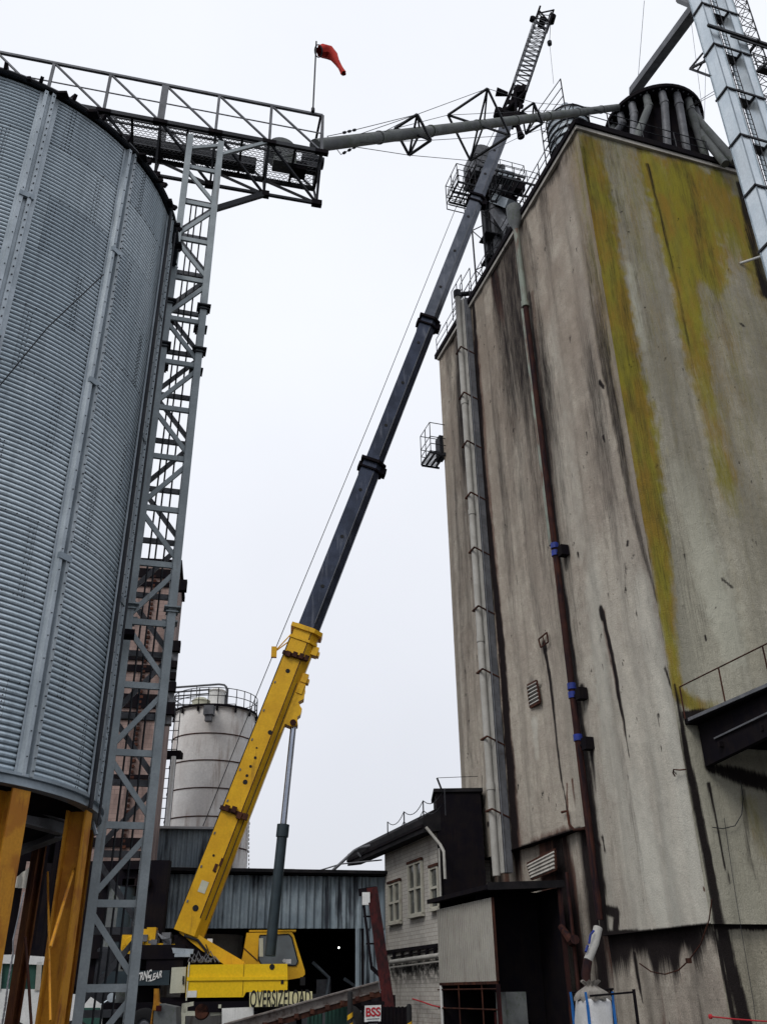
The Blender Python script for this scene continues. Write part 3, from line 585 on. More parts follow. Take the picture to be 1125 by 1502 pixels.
for sy in (-1, 1): b.tube(bagc + ax_ * -.35 + ay_ * sy * .5 + UP * (1.45 + .04 * sy), bagc + ax_ * 1.0 + ay_ * sy * .5 + UP * (1.52 + .04 * sy), .025, 8)
b.build('crossbar', M['grime_shade'], tf)
for sy in (-1, 1):
    b = MB(); b.beam(bagc + ax_ * .95 + ay_ * sy * .55, bagc + ax_ * .95 + ay_ * sy * .55 + UP * 1.55, .07, .07); b.build('post', M['grime_shade'], tf)
b = MB(); b.loft([bagc + ax_ * .95 + ay_ * .55 + UP * 1.1, bagc + ax_ * .75 + ay_ * .55 + UP * 1.45], .03, 6); b.build('brace', M['grime_shade'], tf)

# canopy on the right face
ty = thing('loading_canopy', S(3, -3, 7.9), 'dark flat loading canopy with handrail jutting from the mossy face of the silo', 'canopy')
b = MB(); zt_c = 9.25
b.hexa([S(.28, -8.5, zt_c - .16), S(9, -8.5, zt_c - .16), S(9, -.02, zt_c - .16), S(.28, -.02, zt_c - .16), S(.28, -8.5, zt_c), S(9, -8.5, zt_c), S(9, -.02, zt_c), S(.28, -.02, zt_c)])
b.build('deck', M['grime_shade'], ty)
b = MB(); b.hexa([S(.30, -8.5, 8.2), S(.5, -8.5, 8.2), S(.9, -.1, 7.75), S(.7, -.1, 7.75), S(.30, -8.5, 9.08), S(.5, -8.5, 9.08), S(.9, -.1, 9.08), S(.7, -.1, 9.08)]); b.build('side_girder', M['grime_shade'], ty)
for k in range(5):
    b = MB(); b.beam(S(1.3 + k * 1.6, -.1, 8.75), S(1.3 + k * 1.6, -8.4, 8.75), .12, .5); b.build('joist', M['grime_shade'], ty)
for k in range(4):
    b = MB(); b.beam(S(.5, -1.2 - k * 2., 8.2), S(9, -1.2 - k * 2., 8.2), .1, .16); b.build('crossbeam', M['grime_shade'], ty)
b = MB(); b.beam(S(.24, -.3, 9.18), S(.24, -8.5, 9.18), .06, .10); b.beam(S(.62, -.9, 8.45), S(.40, -4.8, 8.55), .04, .05); b.beam(S(.85, -.5, 7.95), S(.5, -6.8, 8.2), .05, .06); b.build('lit_edge_strip', M['steel_mid'], ty)  # paler strips stand in for lit edges of the dark beams
b = MB(); rail(b, [S(.26, -.1, zt_c), S(.26, -8.4, zt_c)], 1.07, (), 2.1, .025); b.build('handrail', M['rust'], ty)

# side platform on the far end of the silo
ts = thing('side_platform', S(-.7, SV, 25), 'small railed platform hanging on the far edge of the silo', 'platform')
pa = Wd(624, 682, 47.6); zz_ = pa.z
b = MB()
p00 = S(-.05, SV + .05, zz_ + .6); B0 = S(-1.9, SV + 1.2, zz_); 
b.beam(S(-.95, SV - .2, zz_ - .14), S(.2, SV - .2, zz_ - .14), .08, .12); b.beam(S(-.95, SV + 1.35, zz_ - .14), S(.2, SV + 1.35, zz_ - .14), .08, .12)
for k in range(12): b.beam(S(-.95, SV - .2 + k * .14, zz_), S(.1, SV - .2 + k * .14, zz_), .05, .03)
b.box(S(.05, SV + .6, zz_ + .8), (.4, .7, 1.5), DR)
for k in range(4): b.beam(S(-.95 + k * .32, SV - .25, zz_ - .05), S(-.95 + k * .32, SV + 1.4, zz_ - .05), .08, .14)
b.build('deck', M['steel_dk'], ts)
b = MB(); rail(b, [S(.1, SV - .25, zz_), S(-.95, SV - .25, zz_), S(-.95, SV + 1.4, zz_), S(.1, SV + 1.4, zz_)], 2.0, (1.0, .5), .9, .03); b.build('handrail', M['steel_dk'], ts)
# ------------------------------------------------------------------ things on the silo roof
# ribbed tank near the corner
cc = Wd(835, 195, 33.0); cc = V((cc.x, cc.y, SH + .34)); zt2 = Wd(833, 168, 33).z
tk = thing('ribbed_roof_tank', cc, 'grey ribbed barrel shaped tank behind the railing at the silo roof corner', 'tank')
b = MB(); R0 = 1.05; b.lathe(cc, [(R0, 0), (R0, zt2 - SH - 1.0), (R0 * .8, zt2 - SH - .5), (R0 * .4, zt2 - SH - .3), (0, zt2 - SH - .25)], 28); b.build('shell', M['galv_rib'], tk)
for k in range(7):
    b = MB(); z_ = .3 + k * (zt2 - SH - 1.2) / 6; b.lathe(cc, [(R0 + .01, z_ - .05), (R0 + .07, z_ - .03), (R0 + .07, z_ + .03), (R0 + .01, z_ + .05)], 28); b.build('hoop', M['steel_dk'], tk)
b = MB(); b.lathe(cc, [(.16, zt2 - SH - .4), (.16, zt2 - SH + .1), (.22, zt2 - SH + .15), (.22, zt2 - SH + .4), (0, zt2 - SH + .5)], 12); b.build('vent_cap', M['galv'], tk)
# access frame (tall railing panels) left of the tank
pA = onpl(803, 240, C0 - DR * .4, DR); fv = (pA - C0).dot(DL)
v_a = fl(790, 160, .4); v_b = fl(822, 115, .4)
ta = thing('access_frame', S(-.4, v_b[0], SH), 'tall open ladder frame of thin rails rising beside the ribbed roof tank', 'railing')
b = MB()
ztop = min(v_a[1], v_b[1])
for vv, zt3 in ((v_a[0], v_a[1]), (v_b[0], v_b[1])): b.tube(S(-.4, vv, SH - .3), S(-.4, vv, zt3), .032, 6)
b.build('post', M['steel_dk'], ta)
b = MB()
for k in range(8):
    h_ = k * .62
    if v_b[1] - h_ > SH: b.tube(S(-.4, v_a[0], v_a[1] - h_), S(-.4, v_b[0], v_b[1] - h_), .026, 6)
b.build('rail', M['steel_dk'], ta)
b = MB()
for k in range(5): b.tube(S(-.4, v_a[0], v_a[1] - .2 - k * .7), S(.4, v_a[0], v_a[1] - .2 - k * .7), .024, 6)
b.tube(S(.4, v_a[0], SH), S(.4, v_a[0], v_a[1]), .028, 6); b.build('rung', M['steel_dk'], ta)

# distributor drum with fanned tubes
dc = Wd(950, 150, 36.4); dcx = V((dc.x, dc.y, 0)); DRm = 2.55; dz = Wd(950, 127, 36.4 - DRm).z
td = thing('grain_distributor', (dc.x, dc.y, SH), 'large dark round distributor on the silo roof with grain tubes fanning down from its rim', 'distributor')
b = MB(); b.lathe(dcx, [(0, dz + .45), (DRm * .6, dz + .3), (DRm, dz), (DRm + .06, dz), (DRm + .06, dz - .22), (DRm - .1, dz - .26), (.5, dz - .5), (0, dz - .5)], 48); b.build('rim_disc', M['grime_shade'], td)
b = MB(); b.lathe(dcx, [(DRm * .72, dz - .3), (DRm * .8, SH + .4), (0, SH + .4)], 32); b.build('drum', M['grime_shade'], td)
for k in range(48):
    a = 2 * math.pi * k / 48
    pass
b = MB()
for k in range(48): a = 2 * math.pi * k / 48; b.box(dcx + V((math.cos(a), math.sin(a), 0)) * (DRm - .08) + UP * (dz - .27), (.07, .07, .06))
b.build('rim_bolts', M['steel_mid'], td)
nt_ = 18
for k in range(nt_):
    a = 2 * math.pi * (k + .3) / nt_; d_ = V((math.cos(a), math.sin(a), 0)); st_ = dcx + d_ * (DRm - .3) + UP * (dz - .3)
    spread = 1.35 if random.random() < .6 else 1.9
    en = dcx + d_ * DRm * spread; u_ = (en - C0).dot(DR); vq = (en - C0).dot(DL)
    u_ = min(max(u_, .5), SU - .3); vq = min(max(vq, .35), SV - .5); en = S(u_, vq, SH + .3)
    b = MB(); md = st_ - UP * .8; b.loft([st_, md, md.lerp(en, .5), en], [.20, .20, .2, .2], 10); b.tube(st_ - UP * .65, st_ - UP * .85, .23, 10)
    b.build('grain_tube', M['steel_mid'] if k % 3 else M['mossy_pipe'], td)
for px_a, px_b in (((1003, 165), (1064, 240)), ((1010, 160), (1078, 236))):
    b = MB(); b.tube(Wd(*px_a, 36.0), Wd(*px_b, 35.0), .2, 10); b.build('grain_tube', M['mossy_pipe'], td)

# bright galvanised bucket elevator
E0 = Wd(1047, 64, 28.5); ez = E0.z
def EL(x, y): return Wz(x, y, ez)
q_l = EL(1034, 83); q_r = EL(1101, 80.5)
dep = (q_l - E0).dot(DL); wid = (q_r - E0).dot(DR)
te = thing('bucket_elevator', (E0.x, E0.y, 0), 'bright galvanised twin leg bucket elevator rising past the right side of the silo', 'elevator')
F0 = V((E0.x, E0.y, 0)); tw = wid * .25
ZT = 49
for k in range(2):
    o_ = F0 + DR * (k * (wid - tw))
    b = MB(); b.hexa([o_ + UP * 0, o_ + DR * tw, o_ + DR * tw + DL * dep, o_ + DL * dep, o_ + UP * ZT, o_ + DR * tw + UP * ZT, o_ + DR * tw + DL * dep + UP * ZT, o_ + DL * dep + UP * ZT]); b.build('trunk', M['bright'], te)
    b = MB()
    for s_ in (.02, tw - .02): b.beam(o_ + DR * s_ - DL * .015, o_ + DR * s_ - DL * .015 + UP * ZT, .05, .03, DL)
    b.beam(o_ - DR * .015 + DL * (dep - .02), o_ - DR * .015 + DL * (dep - .02) + UP * ZT, .03, .05, DL)
    b.build('edge_seam', M['galv'], te)
z_ = ez - 10 * 2.45
zr = [ez + 2.45 * k for k in range(-14, 5)]
z1_ = Wd(1047, 64, 28.5).z
# ring spacing measured from the photo
r2 = onpl(1068.5, 129, E0, DL).z; sp2 = ez - r2
zr = [ez - sp2 * k for k in range(-3, 14) if ez - sp2 * k > .5]
for z_ in zr:
    b = MB(); t_ = .09
    a0 = F0 + UP * z_
    b.beam(a0 - DR * .06 - DL * .03, a0 + DR * (wid + .06) - DL * .03, .06, t_); b.beam(a0 - DR * .03 - DL * .06, a0 - DR * .03 + DL * (dep + .05), .06, t_)
    b.beam(a0 + DR * (tw + .03), a0 + DR * (tw + .03) + DL * dep, .06, t_); b.beam(a0 + DR * (wid - tw - .03), a0 + DR * (wid - tw - .03) + DL * dep, .06, t_)
    b.build('ring_frame', M['steel_dk'], te)
    b = MB(); a1 = a0 + DR * (tw + .05) + DL * (dep * .35); b.prism([a1 - UP * .02, a1 + DR * (wid - 2 * tw - .1) - UP * .02, a1 + DR * (wid - 2 * tw - .1) + DL * dep * .6 - UP * .02, a1 + DL * dep * .6 - UP * .02], UP * .04); b.build('bracing_plate', M['steel_dk'], te)
b = MB(); lx = F0 + DR * (tw + .22) - DL * .0 + DL * .12
for s_ in (0, .32): b.tube(lx + DR * s_, lx + DR * s_ + UP * (ZT - 1), .02, 6)
for k in range(int((ZT - 20) / .3)): b.tube(lx + UP * (20 + k * .3), lx + DR * .32 + UP * (20 + k * .3), .012, 5)
for k in range(60):
    z_ = 20 + k * .48; a_ = lx + DL * .35; b.tube(a_ + UP * z_, a_ + DR * .32 + UP * (z_ + .48 * (1 if k % 2 else -1)), .014, 5)
b.build('ladder', M['steel_dk'], te)
for z_, off in ((ez + 1.1, 0),):
    b = MB(); q1 = F0 - DR * .8 - DL * .08 + UP * z_; 
a_ = Wd(1038, 36, 28.2); b = MB(); b.beam(a_, a_ + DR * 4.5, .1, .14); b.beam(a_ + DR * 1.1 - UP * .25, a_ + DR * 5 - UP * .3, .06, .1); b.build('support_arm', M['steel_dk'], te)
# little bracket triangle left of the trunk
b = MB(); pb = [Wd(1042, 111, 28.9), Wd(1012, 100, 29.6), Wd(1031, 77, 29.8), Wd(1033, 90, 29.4)]
b.beam(pb[0], pb[1], .08, .1); b.beam(pb[1], pb[2], .07, .07); b.beam(pb[1], Wd(1036, 88, 29.0), .09, .09); b.tube(Wd(1023, 103, 29.2), Wd(1035, 84, 29.4), .04, 6); b.tube(Wd(1028, 57, 29.2), Wd(1036, 90, 29.3), .03, 6); b.build('side_bracket', M['steel_dk'], te)
# diagonal chute from elevator head to distributor
b = MB(); a_ = Wd(1022, 8, 30.5); c_2 = Wd(929, 134, 35.6); b.beam(a_, c_2, .5, .42); k_ = b.build('diagonal_chute', M['steel_mid'])
T(k_, 'long grey square chute sloping from the elevator down to the round distributor', 'chute')
b = MB(); b.tube(Wd(996, -2, 31), Wd(1020, 8, 30.5), .18, 8); b.build('head_pipe', M['steel_mid'], te)
for a_, c_2, l_ in (((945, 0, 34), (935, 126, 35.5), 'thin guy wire rising from the left of the round distributor'), ((1060, 125, 29), (1012, 155, 34), 'pair of stay wires between distributor rim and bright elevator')):
    b = MB(); b.tube(Wd(*a_), Wd(*c_2), .014, 5)
    if a_[0] > 1000: b.tube(Wd(1060, 131, 29), Wd(1012, 156, 34), .014, 5)
    T(b.build('guy_wire', M['steel_dk']), l_, 'wire')
for x_ in (1005, 1012): pass
b = MB(); b.tube(Wd(1010, 0, 40), Wd(1032, 176, 40), .012, 5); b.tube(Wd(1035, 100, 40), Wd(1033, 180, 40), .012, 5); T(b.build('guy_wire', M['steel_dk']), 'faint wires in the sky right of the distributor, left of the bright elevator', 'wire')
# lattice tower at the far right
tl = thing('lattice_tower', (Wd(1110, 60, 33).x, Wd(1110, 60, 33).y, 0), 'thin dark lattice tower behind the bright bucket elevator at the right edge', 'tower')
qa = Wd(1078, 10, 33.2); qb = Wd(1094, 6, 33.2); qc = Wd(1112, 60, 33.2)
lt = V((qa.x, qa.y, 0)); 
b = MB(); wl = .95
cs_ = [lt + DR * i * wl + DL * j * wl for i, j in ((0, 0), (1, 0), (1, 1), (0, 1))]
for c in cs_: b.tube(c, c + UP * 52, .035, 6)
b.build('leg', M['steel_dk'], tl)
b = MB()
for k in range(45):
    z_ = 18 + k * .75
    for i in range(4):
        a_, c = cs_[i], cs_[(i + 1) % 4]; b.tube(a_ + UP * z_, c + UP * z_, .02, 5); b.tube((a_ if k % 2 else c) + UP * z_, (c if k % 2 else a_) + UP * (z_ + .75), .018, 5)
b.build('lacing', M['steel_dk'], tl)
tp = Wd(1112, 100, 31.5)
b = MB(); rail(b, [tp, tp + DR * 4], 1.1, (.55,), .5, .03); b.beam(tp, tp + DR * 4, .3, .12); b.beam(tp - DR * .9 - DL * 1.2, tp - DR * .9 + DL * 1.5, .1, .12); b.beam(tp - UP * .1, tp + DL * -2.2 - UP * 1.0, .1, .1); b.build('landing', M['steel_dk'], tl)

# head house tower above the roof (second elevator) at the far end
H0 = Wd(712, 330, 44.2); h0 = V((H0.x, H0.y, 0))
th = thing('elevator_head', (h0.x, h0.y, SH), 'cluttered elevator head with railed platforms standing on the far end of the silo roof', 'elevator')
zh = Wd(703, 290, 44).z
for k, (px_, w_) in enumerate(((711, .38), (724, .5), (737, .35))):
    q = Wd(px_, 300, 44.6 - k * .3); b = MB(); b.box((q.x, q.y, (SH + zh) / 2 + .4), (w_, .45, zh - SH + .6), DR); b.build('trunk', M['steel_mid'] if k else M['steel_dk'], th)
for k in range(4):
    z_ = SH + 1.6 + k * 2; q = Wd(722, 300, 44.4); b = MB(); b.box((q.x, q.y, z_), (1.9, 1.1, .08), DR); b.build('cross_frame', M['steel_dk'], th)
b = MB(); q = Wd(717, 300, 44.2)
for s_ in (-1, 1):
    for j in (-1, 1): b.beam(V((q.x, q.y, SH)) + DR * s_ * 1.0 + DL * j * .8, V((q.x, q.y, zh)) + DR * s_ * 1.0 + DL * j * .8, .1, .1)
for k in range(6):
    z_ = SH + k * 1.75
    for j in (-1, 1): c_ = V((q.x, q.y, 0)) + DL * j * .8; b.tube(c_ - DR * (1 if k % 2 else -1) + UP * z_, c_ + DR * (1 if k % 2 else -1) + UP * (z_ + 1.75), .035, 6)
b.build('support_frame', M['steel_dk'], th)
def plat(px, py, d, L1, L2, lab=None, par=th, h=1.1, mt='steel_dk'):
    q = Wd(px, py, d); b = MB()
    for k in range(int(L1 / .4) + 1): b.beam(q + DR * (-L1 / 2 + k * .4) - DL * L2 / 2, q + DR * (-L1 / 2 + k * .4) + DL * L2 / 2, .09, .06)
    for k in (-1, 0, 1): b.beam(q - DR * L1 / 2 + DL * L2 / 2 * k - UP * .08, q + DR * L1 / 2 + DL * L2 / 2 * k - UP * .08, .08, .14)
    b.build('platform', M[mt], par)
    b = MB(); c4 = [q + DR * i * L1 / 2 + DL * j * L2 / 2 for i, j in ((-1, -1), (1, -1), (1, 1), (-1, 1))]; rail(b, c4 + c4[:1], h, (.55,), .9, .028); b.build('handrail', M['steel_dk'], par)
plat(698, 288, 44, 3.2, 1.8); plat(725, 268, 44.5, 3.6, 2.2); plat(755, 282, 42.8, 2.6, 2.0)
q = Wd(676, 293, 43.6); b = MB(); rail(b, [q - DR * .6 - DL * 1, q + DR * .7 - DL * 1, q + DR * .7 + DL * 1, q - DR * .6 + DL * 1, q - DR * .6 - DL * 1], 2.2, (1.1, .5), 1.2, .035)
for k in range(6): b.beam(q - DR * .6 - DL * (1 - k * .4), q + DR * .7 - DL * (1 - k * .4), .05, .05); b.build('side_cage', M['steel_dk'], th)
q = Wd(704, 240, 44.2); b = MB(); b.lathe(q, [(0, -.9), (.9, -.9), (.9, .9), (0, .9)], 20, DL); b.box(q - UP * .9, (1.8, 1.7, 1.8), DR); b.build('head_hood', M['steel_mid'], th)
q = Wd(733, 262, 44.6); b = MB(); b.box(q, (1.7, 1.2, .6), DR); b.build('motor_cover', M['galv_rib'], th)
q = Wd(728, 248, 44.6); b = MB(); b.lathe(q, [(0, -.5), (.4, -.5), (.4, .5), (0, .5)], 14, DR); b.build('motor', M['steel_mid'], th)
for px_, py, d in ((692, 262, 43.8), (718, 284, 44), (742, 285, 43.5), (760, 276, 42.8), (735, 300, 43.8), (748, 296, 43.2), (700, 275, 43.7)):
    q = Wd(px_, py, d); b = MB(); b.box(q, (.7, .6, .7), DR); b.lathe(q + UP * .3, [(0, -.3), (.28, -.3), (.28, .4), (.1, .5), (0, .5)], 12); b.build('machine', M['grime_shade'], th)
b = MB(); b.beam(Wd(726, 291, 44), Wd(750, 300, 42.6), .7, .6); b.build('transfer_duct', M['galv_rib'], th)
b = MB(); b.beam(Wd(724, 305, 44), Wd(747, 338, 42.2), .5, .5); b.build('transfer_duct', M['steel_mid'], th)
b = MB()
for k in range(6): a_ = Wd(716 + k * 5, 310, 44.3); b.tube(a_, a_ - UP * random.uniform(4, 8), .05, 6)
for k in range(10): b.tube(Wd(705 + k * 6, 268 + (k % 3) * 8, 44), Wd(712 + k * 6, 300 - (k % 2) * 12, 43.6), .05, 6)
b.build('pipework', M['steel_dk'], th)
q = Wd(690, 395, 43.2)
b = MB(); qq = S(-.3, 13.4, SH + .34)
rail(b, [qq, qq + DL * 1.6, ], 2.3, (1.2, .6), .8, .03); rail(b, [qq + DR * .6, qq + DL * 1.6 + DR * .6], 3.0, (2.0,), 1.6, .03)
T(b.build('hatch_railing', M['steel_dk']), 'double height railing by the pipe elbow on the silo roof edge', 'railing')

# ================================================================== STEEL BIN
BC = V((-8.05, 13.75, 0)); BR = 3.6; BZ0, BZ1 = 4.16, 16.1
bin_ = thing('steel_grain_bin', BC, 'tall blue grey corrugated steel grain bin with vertical ribs at left', 'grain bin')
n = 144; pit = .082; per = 8; nz_ = int((BZ1 - BZ0) / pit) * per
zz = np.linspace(BZ0, BZ1, nz_ + 1); rr = BR + .011 * np.cos(2 * np.pi * (zz - BZ0) / pit); aa = 2 * np.pi * np.arange(n) / n
X = BC.x + rr[:, None] * np.sin(aa)[None]; Y = BC.y + rr[:, None] * np.cos(aa)[None]; Z = np.repeat(zz[:, None], n, 1)
pts = np.stack([X, Y, Z], -1).reshape(-1, 3) - np.array(BC)
i = np.arange(nz_)[:, None] * n; k = np.arange(n)[None]; k2 = (k + 1) % n
Fc = np.stack([i + k2, i + k, i + n + k, i + n + k2], -1).reshape(-1, 4)
me = bpy.data.meshes.new('shell'); me.from_pydata(pts.tolist(), [], Fc.tolist()); me.polygons.foreach_set('use_smooth', [True] * len(Fc))
g = G('corrugated_bin_sheet'); n1 = g.noise((.8, .8, .3), 5); n2 = g.noise((6, 6, .5), 5); n3 = g.noise((30, 30, 30), 3)
col = g.mix(g.ramp(n1, .35, .65), (.66, .75, .81), (.52, .61, .67)); col = g.mix(g.ramp(n2, .48, .72, 0, .4), col, (.30, .35, .39)); col = g.mix(g.ramp(n3, .4, .75, 0, .3), col, (.16, .18, .2))
sv = g.t.nodes.new('ShaderNodeSeparateXYZ'); g.t.links.new(g.pos, sv.inputs[0])
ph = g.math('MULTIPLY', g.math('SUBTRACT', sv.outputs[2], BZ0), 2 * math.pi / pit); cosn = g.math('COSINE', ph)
col = g.mix(g.ramp(cosn, -.9, -.05, .92, 0), col, (.03, .045, .06))          # shade painted into the valleys to sharpen the stripes
bk = g.t.nodes.new('ShaderNodeTexBrick'); cb = g.t.nodes.new('ShaderNodeCombineXYZ'); an_ = g.math('ARCTAN2', g.math('SUBTRACT', sv.outputs[0], BC.x), g.math('SUBTRACT', sv.outputs[1], BC.y))
g.t.links.new(g.math('MULTIPLY', an_, BR), cb.inputs[0]); g.t.links.new(g.math('SUBTRACT', sv.outputs[2], BZ0), cb.inputs[1]); g.t.links.new(cb.outputs[0], bk.inputs['Vector'])
bk.inputs['Scale'].default_value = 1; bk.inputs['Brick Width'].default_value = 1.74; bk.inputs['Row Height'].default_value = 1.2; bk.inputs['Mortar Size'].default_value = .006; bk.inputs['Color1'].default_value = (1, 1, 1, 1); bk.inputs['Color2'].default_value = (.74, .76, .78, 1); bk.inputs['Mortar'].default_value = (.55, .55, .55, 1)
col = g.mix(1.0, col, bk.outputs[0], 'MULTIPLY')
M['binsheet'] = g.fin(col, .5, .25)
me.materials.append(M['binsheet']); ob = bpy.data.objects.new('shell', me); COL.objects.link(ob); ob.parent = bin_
def bp(ang, r, z): a = R_(ang); return V((BC.x + r * math.sin(a), BC.y + r * math.cos(a), z))
ANG = [116.7 + 360 / 13 * k for k in range(13)]
for a in ANG:
    b = MB(); ra = R_(a); rd = V((math.sin(ra), math.cos(ra), 0)); tg = V((rd.y, -rd.x, 0)); c = BC + rd * BR
    prof = [(-.17, .015), (-.10, .02), (-.085, .10), (-.02, .115), (-.012, .045), (.035, .045), (.05, .10), (.11, .10), (.125, .02), (.17, .015)]
    vs = []
    for z_ in (BZ0, BZ1 - .05):
        for t_, r_ in prof: vs.append(c + tg * t_ + rd * r_ + UP * z_)
    m = len(prof); b.add(vs, [(q + 1, q, m + q, m + q + 1) for q in range(m - 1)])
    rb = b.build('stiffener_rib', M['galv_rib'], bin_)
    b = MB()
    for k in range(int((BZ1 - BZ0) / .17)): 
        z_ = BZ0 + .08 + k * .17; b.box(c - tg * .055 + rd * .118 + UP * z_, (.022, .022, .012), tg)
        if k % 2: b.box(c + tg * .08 + rd * .104 + UP * z_, (.018, .018, .01), tg)
    b.build('bolt_row', M['steel_dk'], rb, kind='stuff')
    for z_ in (BZ0 + 3.2, BZ0 + 6.4, BZ0 + 9.3):
        b = MB(); b.box(c + rd * .09 + UP * z_, (.24, .06, .10), tg); b.build('splice_plate', M['galv'], rb)
b = MB()                                                                # bolted vertical sheet seams between ribs
for j, a in enumerate(ANG):
    for lv in range(10):
        a2 = a + 360 / 13 * (.33 + .4 * (lv % 2)); zb2 = BZ0 + lv * 1.2
        for k in range(14):
            for dd in (-.5, .5): p2_ = bp(a2 + dd, BR + .012, zb2 + k * pit); b.box(p2_, (.014, .014, .012))
for lv in range(1, 10):
    for k in range(130): b.box(bp(k * 360 / 130, BR + .012, BZ0 + lv * 1.2), (.014, .014, .012))
b.build('seam_bolts', M['steel_dk'], bin_, kind='stuff')
b = MB(); b.lathe(BC, [(BR + .02, BZ1 + .0), (BR + .12, BZ1 - .03), (BR + .15, BZ1 + .0), (BR + .13, BZ1 + .05), (.5, BZ1 + 2.0), (.45, BZ1 + 2.3), (0, BZ1 + 2.35)], 96); rf = b.build('roof', M['steel_dk'], bin_)
b = MB()
for k in range(39): a = k * 360 / 39; b.beam(bp(a, BR + .20, BZ1 + .05), bp(a, .6, BZ1 + 2.02), .06, .10); b.box(bp(a + 3, BR + .13, BZ1 + .0), (random.uniform(.05, .2), random.uniform(.05, .2), random.uniform(.04, .09)))
b.build('roof_rib', M['grime_shade'], rf, kind='stuff')
b = MB(); b.lathe(BC, [(BR + .02, BZ0 + .03), (BR + .10, BZ0 + .03), (BR + .10, BZ0 - .01), (BR + .04, BZ0 - .015), (BR + .04, BZ0 - .09), (BR + .08, BZ0 - .10), (BR + .08, BZ0 - .13), (BR - .1, BZ0 - .13)], 96); b.build('base_ring', M['galv'], bin_)
b = MB(); b.lathe(BC, [(BR - .1, BZ0 - .05), (.35, 2.9), (.3, 2.7), (0, 2.7)], 64); b.build('hopper_cone', M['grime_shade'], bin_)
b = MB(); 
for a in (60, 110, 150, 200): b.ibeam(bp(a + 14, BR - .5, 3.85), bp(a - 30, BR - .45, 3.85), .18, .2, .02)
b.build('inner_beam', M['steel_mid'], bin_)
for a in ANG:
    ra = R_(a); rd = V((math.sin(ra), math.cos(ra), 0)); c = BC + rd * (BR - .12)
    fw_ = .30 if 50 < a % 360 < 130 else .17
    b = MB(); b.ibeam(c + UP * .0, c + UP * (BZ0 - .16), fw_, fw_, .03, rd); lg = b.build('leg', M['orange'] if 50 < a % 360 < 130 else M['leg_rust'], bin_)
    b = MB(); b.box(c + UP * .02, (.5, .5, .04), rd); b.build('base_plate', M['rust'], lg)
for k, a in enumerate(ANG):
    if k in (4, 6, 8):
        b = MB(); a2 = a + 360 / 13; b.tube(bp(a, BR + .05, 3.3), bp(a2, BR + .05, .4), .022, 6); b.tube(bp(a2, BR + .05, 3.3), bp(a, BR + .05, .4), .022, 6); b.build('brace_rod', M['rust'], bin_)
b = MB(); b.loft([Wd(74, 1390, 12.6), Wd(118, 1242, 15.2)], .02, 6); b.loft([Wd(74, 1498, 13), Wd(70, 1280, 15)], .015, 6); b.build('brace_rod', M['orange'], bin_)
# conduit running up the bin beside the silhouette rib
b = MB(); b.tube(bp(93, BR + .12, 4), bp(93, BR + .12, 16), .035, 8); b.tube(bp(90, BR + .2, 3.8), bp(90, BR + .2, 15.6), .02, 6)
T(b.build('bin_conduit', M['steel_dk']), 'thin dark conduit pipes running up the right edge of the steel bin', 'conduit')
b = MB(); b.tube(Wd(124, 1166, 15.6), Wd(141, 1225, 15.4), .03, 6); T(b.build('strut', M['galv_rib']), 'short pale strut between bin base ring and lattice support tower', 'strut')
b = MB(); q = Wd(178, 930, 15.6); b.box(q, (.45, .3, .10), V((.96, .27, 0))); b.box(q - V((.12, 0, .12)), (.2, .25, .25)); T(b.build('tie_bracket', M['grime_shade']), 'dark bracket tying the support tower to the steel bin', 'bracket')
b = MB(); b.tube(Wd(0, 565, 12.3), Wd(70, 480, 12.1), .01, 5); b.tube(Wd(70, 480, 12.1), Wd(152, 402, 12.0), .01, 5)
T(b.build('slack_wire', M['steel_dk']), 'thin wire slanting across the corrugated bin at left', 'wire')

# ================================================================== SUPPORT TOWER
TA = V((-4.66, 15.3, 0)); TBp = V((-3.94, 15.51, 0)); dt_ = (TBp - TA).normalized(); dn_ = V((-dt_.y, dt_.x, 0)); tw_ = (TBp - TA).length; ztw = 20.45
tt = thing('support_tower', (TA + TBp) / 2, 'slim grey four legged lattice tower standing beside the bin under the walkway', 'tower')
cor = [TA, TBp, TBp + dn_ * tw_, TA + dn_ * tw_]
for c in cor:
    b = MB(); b.box(c + UP * ztw / 2, (.145, .145, ztw), dt_); b.build('leg', M['tower'], tt)
hz = [.5] + [1.69 + 1.18 * k for k in range(16)]
hz = [z_ for z_ in hz if z_ < 19.6]
def face(ia, ib, inv, nm, mt):
    a_, c = cor[ia], cor[ib]
    for j, z_ in enumerate(hz):
        b = MB(); zo = .0 if not inv else -.35
        b.beam(a_ + UP * (z_ + zo), c + UP * (z_ + zo), .06, .11); b.build('cross_member', M[mt], tt)
        if j + 1 < len(hz):
            lo, hi = (a_, c) if ((j + inv) % 2 == 0) else (c, a_)
            b = MB(); b.beam(lo + UP * (z_ + zo + .12), hi + UP * (hz[j + 1] + zo - .12), .06, .09); b.build('diagonal', M[mt], tt)
face(0, 1, 0, 'f', 'tower'); face(3, 2, 1, 'b', 'steel_mid')
b = MB()
for ia, ib in ((0, 3), (1, 2)):
    for j, z_ in enumerate(hz): b.beam(cor[ia] + UP * z_, cor[ib] + UP * z_, .05, .08); 
    for j in range(len(hz) - 1): b.beam(cor[ia if j % 2 else ib] + UP * hz[j], cor[ib if j % 2 else ia] + UP * hz[j + 1], .05, .07)
b.build('side_bracing', M['steel_mid'], tt)
for z_ in (7.9, 13.9, 15.1):
    for c in cor:
        b = MB(); b.box(c + UP * z_, (.30, .30, .03), dt_); b.box(c + UP * (z_ - .08), (.22, .22, .02), dt_); b.build('splice_flange', M['steel_dk'] if z_ > 10 else M['tower'], tt)
b = MB()
